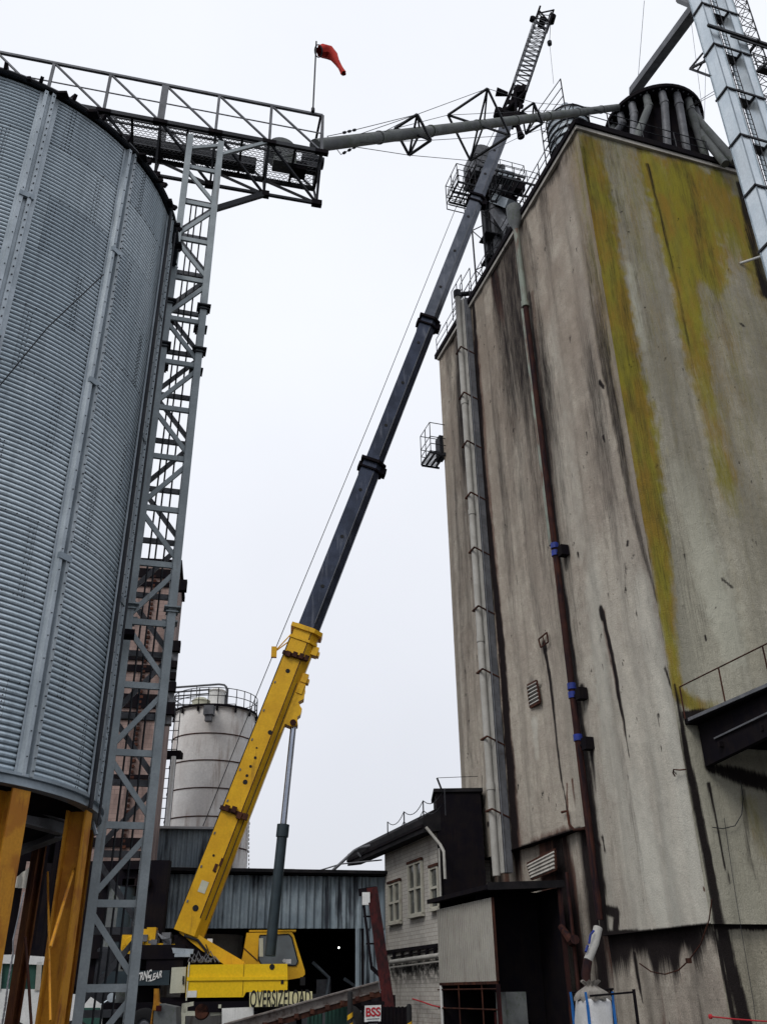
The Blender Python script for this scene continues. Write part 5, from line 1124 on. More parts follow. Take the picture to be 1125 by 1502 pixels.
# ================================================================== BACKGROUND BUILDINGS
# brick tower
bx = V((-10.95, 43.64, 0)); bu = V((.985, .17, 0)).normalized(); bv = V((-bu.y, bu.x, 0)); BT = 21.85
tb2 = thing('brick_tower', bx - bu * 3, 'tall pinkish brick tower with dark bands seen behind the lattice tower', 'tower')
b = MB(); b.hexa([bx - bu * 6, bx, bx + bv * 5, bx - bu * 6 + bv * 5, bx - bu * 6 + UP * BT, bx + UP * BT, bx + bv * 5 + UP * BT, bx - bu * 6 + bv * 5 + UP * BT]); b.build('wall', M['brick'], tb2)
b = MB(); b.box(bx - bu * 2.97 + bv * 2.5 + UP * (BT + .1), (6.2, 5.2, .3), bu); b.build('parapet', M['grime_shade'], tb2)
def bandz(y_): return onpl(235, y_, bx, bv).z
for y_, t_ in ((858, .25), (966, .3), (982, .35), (1030, .7), (1052, .4), (1141, .2), (1237, .4), (842, .5)):
    b = MB(); z_ = bandz(y_); b.box(bx - bu * 2.98 - bv * .04 + UP * z_, (6.1, .1, t_), bu); b.build('band', M['grime_shade'], tb2)
b = MB()
for k in range(60): b.box(bx - bu * 1.2 - bv * .05 + UP * (6 + k * .26), (.12 + .1 * (k % 3 == 0), .1, .13), bu)
b.build('rust_seam', M['rust'], tb2)
for y_, s_ in ((858, .5), (948, .45), (975, .3), (992, .3), (1008, .4), (1040, .5)):
    b = MB(); b.box(bx + bu * .25 - bv * .0 + UP * bandz(y_), (s_, .4, s_ * 1.2), bu); b.build('side_box', M['grime_shade'], tb2)
b = MB(); b.box(bx + bu * .2 + bv * .3 + UP * bandz(1000), (.35, .5, 4.2), bu); b.build('side_duct', M['steel_mid'], tb2)
# white tank
tq = V((-11.0, 57.0, 0)); TR = 2.55; TZ = Wd(315, 1037, 55.5).z
twk = thing('white_tank', tq, 'round stained white tank with hoop seams and railed top behind the crane boom', 'tank')
b = MB(); b.lathe(tq, [(TR, 0), (TR, TZ), (TR + .12, TZ), (TR + .12, TZ + .15), (0, TZ + .4)], 56); b.build('shell', M['tank'], twk)
b = MB(); z_ = TZ
while z_ > 6:
    z_ -= 1.62; b.lathe(tq, [(TR, z_ - .035), (TR + .035, z_ - .03), (TR + .035, z_ + .03), (TR, z_ + .035)], 56)
b.build('hoop_seam', M['rust'], twk)
b = MB(); b.lathe(tq, [(TR + .08, TZ + .02), (TR + .16, TZ + .02), (TR + .16, TZ + .17), (TR + .08, TZ + .17)], 56); b.build('rim', M['grime_shade'], twk)
b = MB(); pr_ = [tq + V((math.cos(2 * math.pi * k / 28), math.sin(2 * math.pi * k / 28), 0)) * (TR + .1) + UP * (TZ + .1) for k in range(29)]; rail(b, pr_, 1.1, (.6,), 2, .028); b.build('handrail', M['steel_dk'], twk)
b = MB()
for k in range(0, 28, 2): p = pr_[k]; b.box(p - UP * .2, (.12, .12, .3))
b.build('rail_foot', M['grime_shade'], twk)
def at_t(x_, y_, d=57.): return Wd(x_, y_, d)
b = MB(); a_ = at_t(316, 1052); t_ = at_t(316, 1016); b.lathe(V((a_.x, a_.y, TZ)), [(.5, 0), (.5, t_.z - TZ), (.6, t_.z - TZ + .05), (.3, t_.z - TZ + .25), (0, t_.z - TZ + .3)], 20); b.build('filter_unit', M['white'], twk)
a_ = at_t(293, 1052); t_ = at_t(293, 1030); b = MB(); b.lathe(V((a_.x, a_.y, TZ)), [(.55, 0), (.55, t_.z - TZ), (.62, t_.z - TZ + .03), (.3, t_.z - TZ + .25), (0, t_.z - TZ + .3)], 20); b.build('filter_unit', M['cream'], twk)
b = MB(); a_ = at_t(307, 1043, 55); b.box(a_, (.6, .6, .55)); b.box(a_ - UP * .45, (.4, .4, .4)); b.build('vent_box', M['steel_mid'], twk)
b = MB()
for k, (y1, xr, r_) in enumerate(((1005, 333, .07), (1012, 330, .06), (1018, 327, .05))):
    b.loft([at_t(225, y1 + 6), at_t(xr - 12, y1 - 1), at_t(xr - 4, y1), at_t(xr - 1, y1 + 3), at_t(xr, y1 + 9), at_t(xr - 1, 1056)], r_, 8)
for y1, x2 in ((1025, 290), (1036, 287), (1042, 300), (1034, 345)): b.loft([at_t(235, y1), at_t(x2, y1 - 1), at_t(x2 + 1, 1050)], .035, 6)
for k in range(9): b.tube(at_t(240 + k * 5, 1036 + k % 3 * 4), at_t(246 + k * 5, 1050 - k % 2 * 8), .03, 6)
b.tube(at_t(289, 1008), at_t(288, 1030), .03, 6); b.build('pipe_run', M['steel_mid'], twk)
# caged ladder left of tank
lq = Wd(250, 1080, 54.); lb_ = V((lq.x, lq.y, 0)); tlz = Wd(250, 1040, 54).z
tld = thing('caged_ladder', lb_, 'dark caged ladder between the brick tower and the white tank', 'ladder')
b = MB()
for s_ in (-.45, -.15, .15, .45): b.tube(lb_ + V((s_, 0, 7)), lb_ + V((s_, 0, tlz)), .03, 6)
for k in range(int((tlz - 7) / .55)): b.tube(lb_ + V((-.45, 0, 7 + k * .55)), lb_ + V((.45, 0, 7 + k * .55)), .025, 6)
b.build('cage', M['steel_dk'], tld)
b = MB(); q = Wd(250, 1108, 54); b.box(q, (1.3, .8, .35)); b.build('landing', M['grime_shade'], tld)
b = MB(); a_ = Wd(255, 1110, 53.5); b.tube(V((a_.x, a_.y, 7)), a_, .13, 10); T(b.build('white_standpipe', M['white']), 'white vertical pipe left of the white tank', 'pipe')
b = MB(); 
for k in range(12): q = Wd(365 - .0 * k, 1208 + k * 6, 52); b.box(q, (.06, .06, .13)); 
b.tube(Wd(363, 1200, 52), Wd(362, 1272, 52), .02, 6)
T(b.build('insulator_string', M['white']), 'vertical wire with white insulators right of the yellow boom', 'wire')
# upper corrugated block
q1 = Wd(222, 1215, 52); q2 = Wd(372, 1215, 52); du_ = V((q2.x - q1.x, q2.y - q1.y, 0)).normalized(); zu = q1.z; zl = Wd(300, 1272, 52).z - .6
tu = thing('upper_shed', V((q1.x + 2, q1.y, zl)), 'small streaked corrugated shed block below the white tank', 'shed')
Lu = (q2 - q1).length * .82
b = MB(); b.corr(V((q1.x - 2, q1.y - .3, 0)), du_, Lu + 2, zl, zu, .28, .04); b.build('wall', M['bluecorr'], tu)
b = MB(); b.box(q1 + du_ * (Lu / 2 - 1) + V((0, 1.5, 0)), (Lu + 2.2, 3.6, .12), du_); b.build('roof', M['pale_line'], tu)
# long shed with streaked corrugated front
s1 = Wd(60, 1281, 50); s2 = Wd(566, 1279, 51.5); ds = V((s2.x - s1.x, s2.y - s1.y, 0)).normalized(); sn_ = V((-ds.y, ds.x, 0)); LS = (s2 - s1).length; sz = 7.2; szl = Wd(400, 1362, 50).z
S1 = V((s1.x, s1.y, 0)); S2 = V((s2.x, s2.y, 0))
tsd = thing('long_shed', S1 + ds * LS / 2, 'long open fronted shed with streaked blue grey corrugated fascia behind the crane', 'shed')
b = MB(); b.corr(S1 + ds * LS * .33, ds, LS * .67, szl, sz - .25, .42, .055); b.build('fascia', M['bluecorr'], tsd)
b = MB(); b.box(S1 + ds * LS / 2 + sn_ * 3.8 + UP * (sz - .08), (LS + .6, 9, .16), ds); b.beam(S1 - sn_ * .4 + UP * (sz - .14), S2 - sn_ * .4 + UP * (sz - .14), .1, .18); b.build('roof', M['roofdk'], tsd)
b = MB(); b.beam(S1 - sn_ * .47 + UP * (sz - .02), S2 - sn_ * .47 - ds * 5 + UP * (sz - .02), .06, .10); b.build('gutter', M['pale_line'], tsd)
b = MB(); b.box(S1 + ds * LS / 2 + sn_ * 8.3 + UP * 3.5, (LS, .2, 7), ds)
b.box(S1 + sn_ * 4.1 + UP * 3.5, (.2, 8.2, 7), ds); b.box(S2 + sn_ * 4.1 + UP * 3.5, (.2, 8.2, 7), ds); b.box(S1 + ds * LS / 2 + sn_ * 4.2 + UP * (szl + .1), (LS - .5, 8, .1), ds); b.build('inner_wall', M['grime_shade'], tsd)
for t_ in (.02, .2, .42, .62, .93):
    b = MB(); b.box(S1 + ds * LS * t_ + sn_ * .1 + UP * szl / 2, (.25, .25, szl), ds); b.build('post', M['grime_shade'], tsd)
a_ = Wd(524, 1400, 51.0); b = MB(); b.corr(S1 + ds * LS * .905, ds, LS * .095, 0.3, szl, .36, .045); b.build('end_panel', M['bluecorr'], tsd)
b = MB(); qa_ = Wd(60, 1266, 42.5); qb_ = Wd(262, 1266, 42.5); b.box(V(((qa_.x + qb_.x) / 2, qa_.y, qa_.z / 2 - .0)), (abs(qb_.x - qa_.x), .5, qa_.z))  # near-black box across the yard below the brick tower
for k in range(9): b.box(V((qa_.x + (qb_.x - qa_.x) * random.random(), qa_.y - .35, qa_.z * random.uniform(.3, 1.0))), (random.uniform(.3, 1.6), .3, random.uniform(.1, .5)))
T(b.build('black_yard_wall', M['grime_shade']), 'black low wall closing the yard below the pink brick tower', 'wall')
# clutter of pipes and tanks inside / before the shed behind the lattice tower
random.seed(11)
for k in range(10):
    q = Wd(random.uniform(165, 255), random.uniform(1295, 1395), 41.6 - .1 * (k % 3)); b = MB(); h_ = random.uniform(.3, 1.2)
    b.lathe(V((q.x, q.y, 0)), [(.0, 0), (.5 * h_ + .15, 0), (.5 * h_ + .15, q.z), (.3 * h_, q.z + .25), (0, q.z + .3)], 16)
    b.tube(q, q + V((random.uniform(-1.5, 1.5), 0, random.uniform(-.3, .3))), .07, 8)
    T(b.build('process_vessel', [M['steel_dk'], M['mossy_pipe'], M['teal']][k % 3]), 'dim grimy process vessel in the dark yard behind the lattice tower', 'vessel', 'grimy vessels behind the lattice tower')
b = MB(); q = Wd(497, 1391, 53); b.lathe(q, [(0, -.05), (.035, -.04), (.045, .02), (.02, .04), (0, .05)], 14, V((0, -1, .3)));
T(b.build('bay_lamp', M['lamp']), 'small lit lamp inside the dark shed opening', 'lamp')
for k, (x_, y_, s_) in enumerate(((470, 1430, 1.5), (516, 1418, 1.1))):
    q = Wd(x_, y_, 54.5); q.z = 0; t = thing('stored_machine', q, ['dim squat machine deep inside the shed left of the lamp', 'dim upright machine deep inside the shed right of the lamp'][k], 'machine')
    b = MB(); b.box(q + UP * (.5 * s_), (1.2 * s_, 1.0, 1.0 * s_)); b.box(q + UP * (1.2 * s_) + V((.2, 0, 0)), (.5 * s_, .8, .5 * s_)); b.build('casing', M['steel_mid'], t)
    b = MB(); b.loft([q + V((.3, -.5, .6 * s_)), q + V((.5, -.5, 1.5 * s_)), q + V((-.4, -.4, 2.0 * s_))], .09, 8); b.build('pipe', M['galv'], t)
# block behind bin legs with pale corrugated panels
d0 = Wd(-60, 1300, 30); d1 = Wd(150, 1300, 32); dd = V((d1.x - d0.x, d1.y - d0.y, 0)).normalized(); dnn = V((-dd.y, dd.x, 0)); LD = (d1 - d0).length
tdk = thing('open_yard_shed', V((d0.x + 2, d0.y, 0)), 'dark open yard shed seen between the orange legs of the bin', 'shed')
zt_d = Wd(40, 1205, 30).z
b = MB(); b.box(V((d0.x, d0.y, 0)) + dd * LD * .42 + dnn * 4 + UP * zt_d, (LD * .95, 8, .2), dd); b.build('roof', M['grime_shade'], tdk)
b = MB(); b.box(V((d0.x, d0.y, 0)) + dd * LD * .42 + dnn * 8 + UP * zt_d / 2, (LD * .95, .2, zt_d), dd); b.box(V((d0.x, d0.y, 0)) + dd * LD * .42 + dnn * .2 + UP * (zt_d - .55), (LD * .95, .1, .9), dd); b.build('back_wall', M['grime_shade'], tdk)
for pts in ([(10, 1302), (57, 1305), (64, 1262), (45, 1274), (28, 1288), (12, 1300)], [(79, 1308), (88, 1308), (104, 1240), (90, 1246)]):
    pl_ = [onpl(x_, y_, V((d0.x, d0.y, 0)) - dnn * .3, dnn) for x_, y_ in pts]
    us = [(p - V((d0.x, d0.y, 0))).dot(dd) for p in pts and pl_]; zs_ = [p.z for p in pl_]; u0, u1 = min(us), max(us); zbm = min(zs_)
    if len(pts) == 6: f_ = lambda u, zz=(zs_[0], max(zs_)), LL=u1 - u0: zz[0] + .1 + (zz[1] - zz[0]) * (u / LL)
    else: f_ = lambda u, zz=max(zs_): zz
    b = MB(); b.corr(V((d0.x, d0.y, 0)) - dnn * .3 + dd * u0, dd, u1 - u0, zbm, max(zs_), .2, .03, ztop=f_); b.build('hanging_panel', M['ltcorr'], tdk)
b = MB()
for x_ in (8, 40, 66): p = Wd(x_, 1400, 31); b.box((p.x, p.y, zt_d / 2), (.25, .25, zt_d), dd)
b.build('post', M['grime_shade'], tdk)

# boarded house with windows
Q0 = Wd(645, 1410, 44.0); Q0 = V((Q0.x, Q0.y, 0)); 
def HW(x_, y_, off=0.): return onpl(x_, y_, Q0 - DR * off, DR)
Qf = HW(566, 1400); Lh = (Qf - Q0).dot(DL); hzt = HW(640, 1216).z
thh = thing('boarded_house', Q0 + DL * Lh / 2, 'two storey whitewashed building with cream sash windows beside the silo', 'building')
b = MB(); b.hexa([Q0 - DL * .2, Q0 - DL * .2 + DR * 4, Q0 + DL * Lh + DR * 4, Q0 + DL * Lh, Q0 - DL * .2 + UP * hzt, Q0 - DL * .2 + DR * 4 + UP * hzt, Q0 + DL * Lh + DR * 4 + UP * hzt, Q0 + DL * Lh + UP * hzt]); b.build('wall', M['housewall'], thh)
zm = HW(600, 1396).z
b = MB(); b.beam(Q0 - DR * .05 + UP * HW(610, 1392).z, Q0 + DL * Lh - DR * .05 + UP * HW(610, 1392).z, .1, .16); b.build('string_course', M['grime_shade'], thh)
wins = [[(571, 1300), (587.5, 1293), (588.5, 1350), (572, 1355)], [(600, 1270), (619, 1264), (621, 1339), (602, 1344)], [(632.5, 1275), (643, 1272), (645, 1330), (634, 1334)]]
for wp in wins:
    q = [HW(x_, y_, .04) for x_, y_ in wp]; b = MB(); b.add([p for p in q], [(0, 1, 2, 3)]); 
    vs_ = [(p - Q0).dot(DL) for p in q]; va, vb = max(vs_), min(vs_); z0_, z1_ = (q[2].z + q[3].z) / 2, (q[0].z + q[1].z) / 2
    def hp(v_, z_, o_=.0): return Q0 + DL * v_ + UP * z_ - DR * o_
    b = MB(); b.hexa([hp(va, z0_, .0), hp(vb, z0_, .0), hp(vb, z0_, .03), hp(va, z0_, .03), hp(va, z1_, .0), hp(vb, z1_, .0), hp(vb, z1_, .03), hp(va, z1_, .03)]); wn_ = b.build('window', M['glass2'], thh)
    b = MB(); nn_ = 2 if abs(va - vb) > 1.2 else 1; mv = (va + vb) / 2
    for v_ in (va, vb) + ((mv,) if wp is not wins[2] else ()): b.beam(hp(v_, z0_, .08), hp(v_, z1_, .08), .12, .12, DL)
    for z_ in (z0_, z1_, (z0_ + z1_) / 2): b.beam(hp(va, z_, .07), hp(vb, z_, .07), .1, .1)
    b.build('frame', M['frame'], wn_)
    b = MB(); b.beam(hp(va + .1, z0_ - .1, .14), hp(vb - .1, z0_ - .1, .14), .2, .1); b.build('sill', M['frame'], wn_)
    b = MB(); b.beam(hp(va + .1, z1_ + .1, .1), hp(vb - .1, z1_ + .1, .1), .12, .12); b.beam(hp(va + .12, z0_, .04), hp(va + .12, z1_, .04), .08, .1, DL); b.build('lintel', M['rust'], wn_)
e1 = HW(640, 1212, .7); 
b = MB(); ez_ = hzt + .05
o1 = Q0 - DL * .6 - DR * .8; o2 = Q0 + DL * (Lh + 4.5) - DR * .8
pr2 = [(0, -.30), (0, .34), (.5, .7), (1.4, 1.05), (3.8, 1.7), (3.8, 1.3), (.8, -.2)]
b.prism([o1 + DR * x_ + UP * (ez_ + z_ + .0) for x_, z_ in pr2], o2 - o1); b.build('roof', M['roofdk'], thh)
b = MB(); b.beam(o1 + UP * (ez_ - .02), o2 + UP * (ez_ - .02), .12, .14); b.build('gutter', M['grime_shade'], thh)
b = MB(); b.loft([HW(625, 1214, .7), HW(633, 1224, .5), HW(646, 1240, .15), HW(651, 1250, .12), HW(653, 1290, .12)], .07, 8); b.loft([HW(644, 1245, .1), HW(647, 1330, .1)], .05, 8); b.build('downspout', M['pale_pipe'], thh)
b = MB(); b.tube(HW(573, 1412, .25), HW(645, 1402, .25), .1, 10); b.tube(HW(573, 1420, .2), HW(645, 1411, .2), .04, 8); b.build('wall_pipe', M['pale_pipe'], thh)
b = MB()
for k in range(6): p = HW(578 + k * 12, 1402 - k * 1.5, .1); b.box(p, (.12, .12, .3), DL)
b.beam(HW(573, 1406, .06), HW(645, 1392, .06), .05, .06); b.build('pipe_bracket', M['grime_shade'], thh)
# rail posts with sagging chains on the house roof edge
trl = thing('roof_chain_rail', HW(600, 1215, .6), 'thin posts with sagging chains along the dark roof edge of the boarded house', 'railing')
psx = [((568, 1234), (568.5, 1206)), ((592, 1221), (592.5, 1191)), ((621, 1204), (620.5, 1175)), ((652, 1190), (652, 1157))]
pp = [(HW(*a_, .7), HW(*c, .7)) for a_, c in psx]
b = MB()
for a_, c in pp: b.tube(V((c.x, c.y, min(a_.z, c.z) - .2)), c, .035, 6)
b.build('post', M['steel_dk'], trl)
b = MB()
for (a0, a1), (b0, b1) in zip(pp[:-1], pp[1:]):
    for f in (0., .5):
        s_ = a1.lerp(a0, f); e_ = b1.lerp(b0, f); b.loft([s_.lerp(e_, t_ / 6) - UP * (.35 * (1 - (t_ / 3 - 1) ** 2)) for t_ in range(7)], .02, 5)
b.build('chain', M['steel_dk'], trl)
# lean ridge truss left of roof
b = MB(); b.loft([Wd(478, 1287, 52), Wd(519, 1249, 52), Wd(526, 1245, 52), Wd(566, 1236, 50)], .08, 8); b.loft([Wd(524, 1251, 52), Wd(529, 1257, 52)], .06, 6); b.loft([Wd(470, 1277, 52), Wd(500, 1268, 52), Wd(560, 1262, 51)], .04, 6)
T(b.build('bent_pipe', M['steel_mid']), 'bent grey pipe crossing the shed roof beside the boarded house', 'pipe')
# dark annex between house and silo, brought forward to cover the lit gable with black
an = Wd(655, 1300, 43.6); A0 = V((an.x, an.y, 0)); a1z = Wd(660, 1163, 43.6).z
b = MB(); A1 = S(.2, SV + .5, 0); 
b.box(V((3.3, 44.7, a1z / 2)), (2.1, 2.6, a1z), V((1, 0, 0))); 
tan_ = thing('dark_annex', V((A0.x + .8, 47, 0)), 'narrow black annex wedged between boarded house and silo', 'building'); b.build('wall', M['grime_shade'], tan_)
b = MB(); b.box(V((3.3, 44.7, a1z + .08)), (2.3, 2.8, .16), V((1, 0, 0))); b.tube((2.6, 43.6, a1z), (2.35, 43.6, a1z + .7), .05, 6); b.tube((2.35, 43.6, a1z + .7), (4.3, 43.6, a1z + .75), .015, 5); b.build('roof', M['roofdk'], tan_)

# lean-to shed against the silo left face
shO = .0
zc = fl(775, 1300, 1.2)[1]
Lv0, Lv1 = 7.8, 13.6; LO = 3.05
zA = onpl(722, 1317, S(-LO, 0, 0), DR).z; zR = zA + .35
tls = thing('lean_to_shed', S(-LO / 2, 10.5, 0), 'rusty lean-to with pale corrugated side against the silo wall', 'shed')
zlow = onpl(690, 1441, S(-LO, 0, 0), DR).z
vn0 = (onpl(727, 1400, S(-LO, 0, 0), DR) - C0).dot(DL); vf0 = (onpl(644, 1400, S(-LO, 0, 0), DR) - C0).dot(DL)
b = MB(); b.corr(S(-LO, vf0, 0), -DL, vf0 - vn0, zlow, zA, .20, .045); spn = b.build('side_panel', M['ltcorr'], tls); b = MB()
for k in range(int((vf0 - vn0) / .2)): b.beam(S(-LO - .04, vf0 - .2 * k - .12, zlow + .02), S(-LO - .04, vf0 - .2 * k - .12, zA - .02), .018, .03, DL)
b.build('groove_shade_strip', M['pale_pipe'], spn, kind='stuff')  # strips added along the grooves in place of their shading
b = MB(); b.beam(S(-LO, vn0 - .03, zlow), S(-LO, vn0 - .03, zA), .1, .1); b.beam(S(-LO, vn0, zlow - .05), S(-LO, vf0, zlow - .05), .08, .1); b.build('corner_trim', M['rust'], tls)
b = MB(); zi = zR + .55
b.hexa([S(-LO - .35, vn0 - .5, zR - .1), S(-.4, vn0 - .5, zR + .05), S(-.4, vf0 + .3, zR + .05), S(-LO - .35, vf0 + .3, zR - .1), S(-LO - .35, vn0 - .5, zR + .06), S(-.4, vn0 - .5, zR + .24), S(-.4, vf0 + .3, zR + .24), S(-LO - .35, vf0 + .3, zR + .06)]); rfl = b.build('roof', M['grime_shade'], tls)
b = MB(); b.beam(S(-LO - .38, vn0 - .56, zR - .02), S(-.3, vn0 - .56, zR + .12), .06, .26); b.build('fascia', M['roofdk'], rfl)
b = MB(); b.hexa([S(-LO + .1, vf0 - .1, 0), S(-.35, vf0 - .1, 0), S(-.35, vf0, 0), S(-LO + .1, vf0, 0), S(-LO + .1, vf0 - .1, zR), S(-.35, vf0 - .1, zR), S(-.35, vf0, zR), S(-LO + .1, vf0, zR)]); b.build('back_wall', M['grime_shade'], tls)
b = MB(); b.hexa([S(-.42, vn0 - .2, 0), S(-.3, vn0 - .2, 0), S(-.3, vf0, 0), S(-.42, vf0, 0), S(-.42, vn0 - .2, zR), S(-.3, vn0 - .2, zR), S(-.3, vf0, zR), S(-.42, vf0, zR)]); b.hexa([S(-LO + .08, vn0 + 1.6, zlow), S(-.45, vn0 + 1.6, 0), S(-.45, vn0 + 1.7, 0), S(-LO + .08, vn0 + 1.7, zlow), S(-LO + .08, vn0 + 1.6, zR), S(-.45, vn0 + 1.6, zR), S(-.45, vn0 + 1.7, zR), S(-LO + .08, vn0 + 1.7, zR)]); b.build('shade_lining', M['grime_shade'], tls)  # black panels added to keep the lean-to interior dark
b = MB(); b.beam(S(-LO, vn0 - .03, 0), S(-LO, vn0 - .03, zlow - .1), .14, .14); b.build('corner_post', M['redpaint'], tls)
b = MB(); b.tube(S(-LO, vf0 - .1, 0), S(-LO, vf0 - .1, zlow - .1), .06, 8); b.build('white_post', M['white'], tls)
b = MB(); b.beam(S(-.45, vn0 - .4, 0), S(-.45, vn0 - .4, zR), .16, .16); b.build('wall_post', M['rust_pipe'], tls)
b = MB()
for z_ in (zlow - .25, .95): b.tube(S(-LO, vn0, z_), S(-LO, vf0 + .3, z_), .03, 6)
for t_ in (.35, .75): b.tube(S(-LO, vf0 + (vn0 - vf0) * t_, .1), S(-LO, vf0 + (vn0 - vf0) * t_, zlow - .1), .03, 6)
b.build('guard_rail', M['rust'], tls)
b = MB(); b.lathe(S(-LO + .9, vn0 + 1.6, 0), [(0, 0), (.36, 0), (.38, .4), (.36, .85), (0, .87)], 20); T(b.build('barrel', M['redpaint']), 'dark red barrel behind the rails under the corrugated panel', 'barrel')
b = MB(); q = S(-LO + .8, vn0 + .7, 0); b.box(q + UP * .75, (.9, .8, 1.5), DL); T(b.build('machine_cabinet', M['mossy_pipe']), 'dim stained machine cabinet inside the lean-to behind the red post', 'cabinet')
b = MB(); b.loft([S(-.9, 6.6, 3.1), S(-.6, 7.4, 3.05), S(-.55, 8.2, 3.6)], [.16, .16, .12], 8); b.tube(S(-.5, 7.45, 1.5), S(-.5, 7.45, 5.4), .07, 8); T(b.build('rusty_duct', M['rust_pipe']), 'dark rusty duct stub beside the opening of the lean-to', 'duct')

# inclined rusty conveyor and boom in front of the shed
b = MB(); a_ = Wd(330, 1510, 33); c = Wd(556, 1447, 34.5); b.ibeam(a_, c, .26, .30, .04)
tk3 = thing('inclined_beam', a_, 'long rusty grey steel beam sloping up from lower left in front of the crane', 'beam')
b.build('beam', M['beamgrey'], tk3)
b = MB(); b.beam(a_ - UP * .24, c - UP * .24, .2, .16); b.build('flange', M['rust'], tk3)
b = MB()
for k in range(9): q = a_.lerp(c, .15 + k * .1) - UP * .2 + V((0, -.2, 0)); b.box(q, (.14, .08, .14))
b.build('bolt_plate', M['rust'], tk3)
tk4 = thing('leaning_conveyor', Wd(572, 1500, 36), 'dark red leaning elevator leg with open frame before the boarded house', 'conveyor')
pt = [Wd(531, 1304, 38), Wd(548, 1303, 38), Wd(583, 1505, 36), Wd(557, 1505, 36)]
b = MB(); b.beam(Wd(546, 1306, 38), Wd(576, 1520, 36), .42, .4, V((0, 1, 0))); b.build('leg_casing', M['redpaint'], tk4)
b = MB(); b.beam(Wd(531, 1308, 38), Wd(545, 1420, 37.2), .1, .2, V((0, 1, 0))); b.beam(Wd(526, 1310, 38), Wd(552, 1306, 38), .3, .25); b.beam(Wd(545, 1420, 37.2), Wd(566, 1440, 37), .12, .12)
for k in range(2): b.beam(Wd(533 + k * 4, 1345 + k * 40, 37.9), Wd(551 + k * 6, 1345 + k * 40, 37.8), .05, .06)
b.build('open_frame', M['grime_shade'], tk4)
b = MB(); b.box(Wd(537, 1319, 37.7), (.3, .2, .45)); b.build('junction_box', M['white'], tk4)
b = MB(); b.tube(Wd(552, 1460, 36.5), Wd(558, 1530, 36), .2, 8); b.build('foot', M['grime_shade'], tk4)
# BSS notice
tn = thing('notice_board', Wd(547, 1506, 33), 'small white notice board lettered BSS in red among dark fence panels', 'sign')
nq = [Wd(535, 1476, 33), Wd(559, 1475, 33), Wd(558.5, 1499, 33), Wd(534.5, 1500, 33)]
b = MB(); b.prism(nq, V((0, .05, 0))); b.build('board', M['white'], tn)
text('BSS', .34, M['letred'], (nq[0] + nq[1]) / 2 - UP * .2 + V((0, -.01, 0)), nq[1] - nq[0], UP, tn, 'lettering', .005, .01, fit=.47)
b = MB(); 
for k in range(3): b.box(((nq[0] + nq[1]) / 2) - UP * (.38 + k * .07) + V((0, -.006, 0)), (.4 - .06 * k, .01, .02), nq[1] - nq[0])
b.build('ruled_line', M['steel_mid'], tn)
b = MB(); b.box((nq[2] + nq[3]) / 2 - UP * .3 + V((0, .1, 0)), (.08, .08, 1.2)); b.box((nq[0] + nq[1]) / 2 + UP * .05 + V((0, .06, 0)), (.75, .06, .12)); b.build('stand', M['grime_shade'], tn)
# striped bollards
def bollard(x_, d, lab):
    q = Wd(x_, 1480, d); q = V((q.x, q.y, 0)); zt4 = Wd(x_, 1455 if x_ < 560 else 1474, d).z; t = thing('striped_bollard', q, lab, 'bollard', 'yellow and black striped bollards')
    b = MB(); b.lathe(q, [(0, 0), (.085, 0), (.085, zt4 - .05), (.06, zt4), (0, zt4 + .02)], 16); b.build('post', M['black'], t)
    b = MB()
    n_ = 24
    for s_ in range(int((zt4 - .5) / .28)):
        z0_ = .05 + s_ * .28; vs = []
        for k in range(n_ + 1):
            a = 2 * math.pi * k / n_; rr_ = .088; zz_2 = z0_ + .28 * k / n_
            vs.append(q + V((math.cos(a) * rr_, math.sin(a) * rr_, zz_2))); vs.append(q + V((math.cos(a) * rr_, math.sin(a) * rr_, min(zz_2 + .14, zt4 - .04))))
        b.add(vs, [(2 * k, 2 * k + 2, 2 * k + 3, 2 * k + 1) for k in range(n_)], True)
    b.build('stripe', M['yellow'], t)
bollard(513.5, 33, 'striped bollard left of the red lettered notice board'); bollard(600, 33.5, 'striped bollard right of the notice board near the white wall')
# dark fence panels
for k, x_ in enumerate((462, 488, 506, 566, 588)):
    q = Wd(x_, 1490, 34.5); b = MB(); zt5 = Wd(x_, 1478, 34.5).z; b.box((q.x, q.y, zt5 / 2), (.5, .06, zt5)); 
    for j in range(4): b.box((q.x - .2 + j * .13, q.y - .04, zt5 / 2), (.05, .06, zt5 + .04))
    T(b.build('fence_panel', M['green'] if k < 3 else M['grime_shade']), ['dark green slatted panel nearest the sloping beam', 'second dark green slatted panel before the shed opening', 'dark green slatted panel touching the left striped bollard', 'black slatted panel right of the notice board', 'black slatted panel left of the right striped bollard'][k], 'panel', 'slatted panels in front of the shed')
# red hose on wall of house
b = MB(); b.loft([HW(605, 1466, .15), HW(618, 1470, .3), HW(635, 1476, .5), HW(655, 1480, .8)], .03, 6); T(b.build('red_hose', M['redrope']), 'red hose slung from the white wall to the lean-to rail', 'hose')
# orange post machine left of crane
to_ = thing('forklift_mast', Wd(230, 1505, 34), 'orange upright with sloping grey hood at the foot of the lattice tower', 'machine')
b = MB(); b.prism([Wd(x_, y_, 34) for x_, y_ in [(226, 1451), (231, 1451), (232, 1471), (236, 1474), (236, 1483), (224, 1483), (223, 1510), (219, 1510), (225, 1473)]], V((0, .25, 0))); b.build('upright', M['orange'], to_)
b = MB(); b.prism([Wd(x_, y_, 33.9) for x_, y_ in [(234, 1473), (258, 1478), (259, 1510), (224, 1510), (226, 1484), (236, 1483)]], V((0, .8, 0))); b.build('hood', M['mossy_pipe'], to_)
b = MB(); b.box(Wd(233, 1480, 33.8), (.16, .1, .16)); b.build('tail_lamp', M['redpaint'], to_)
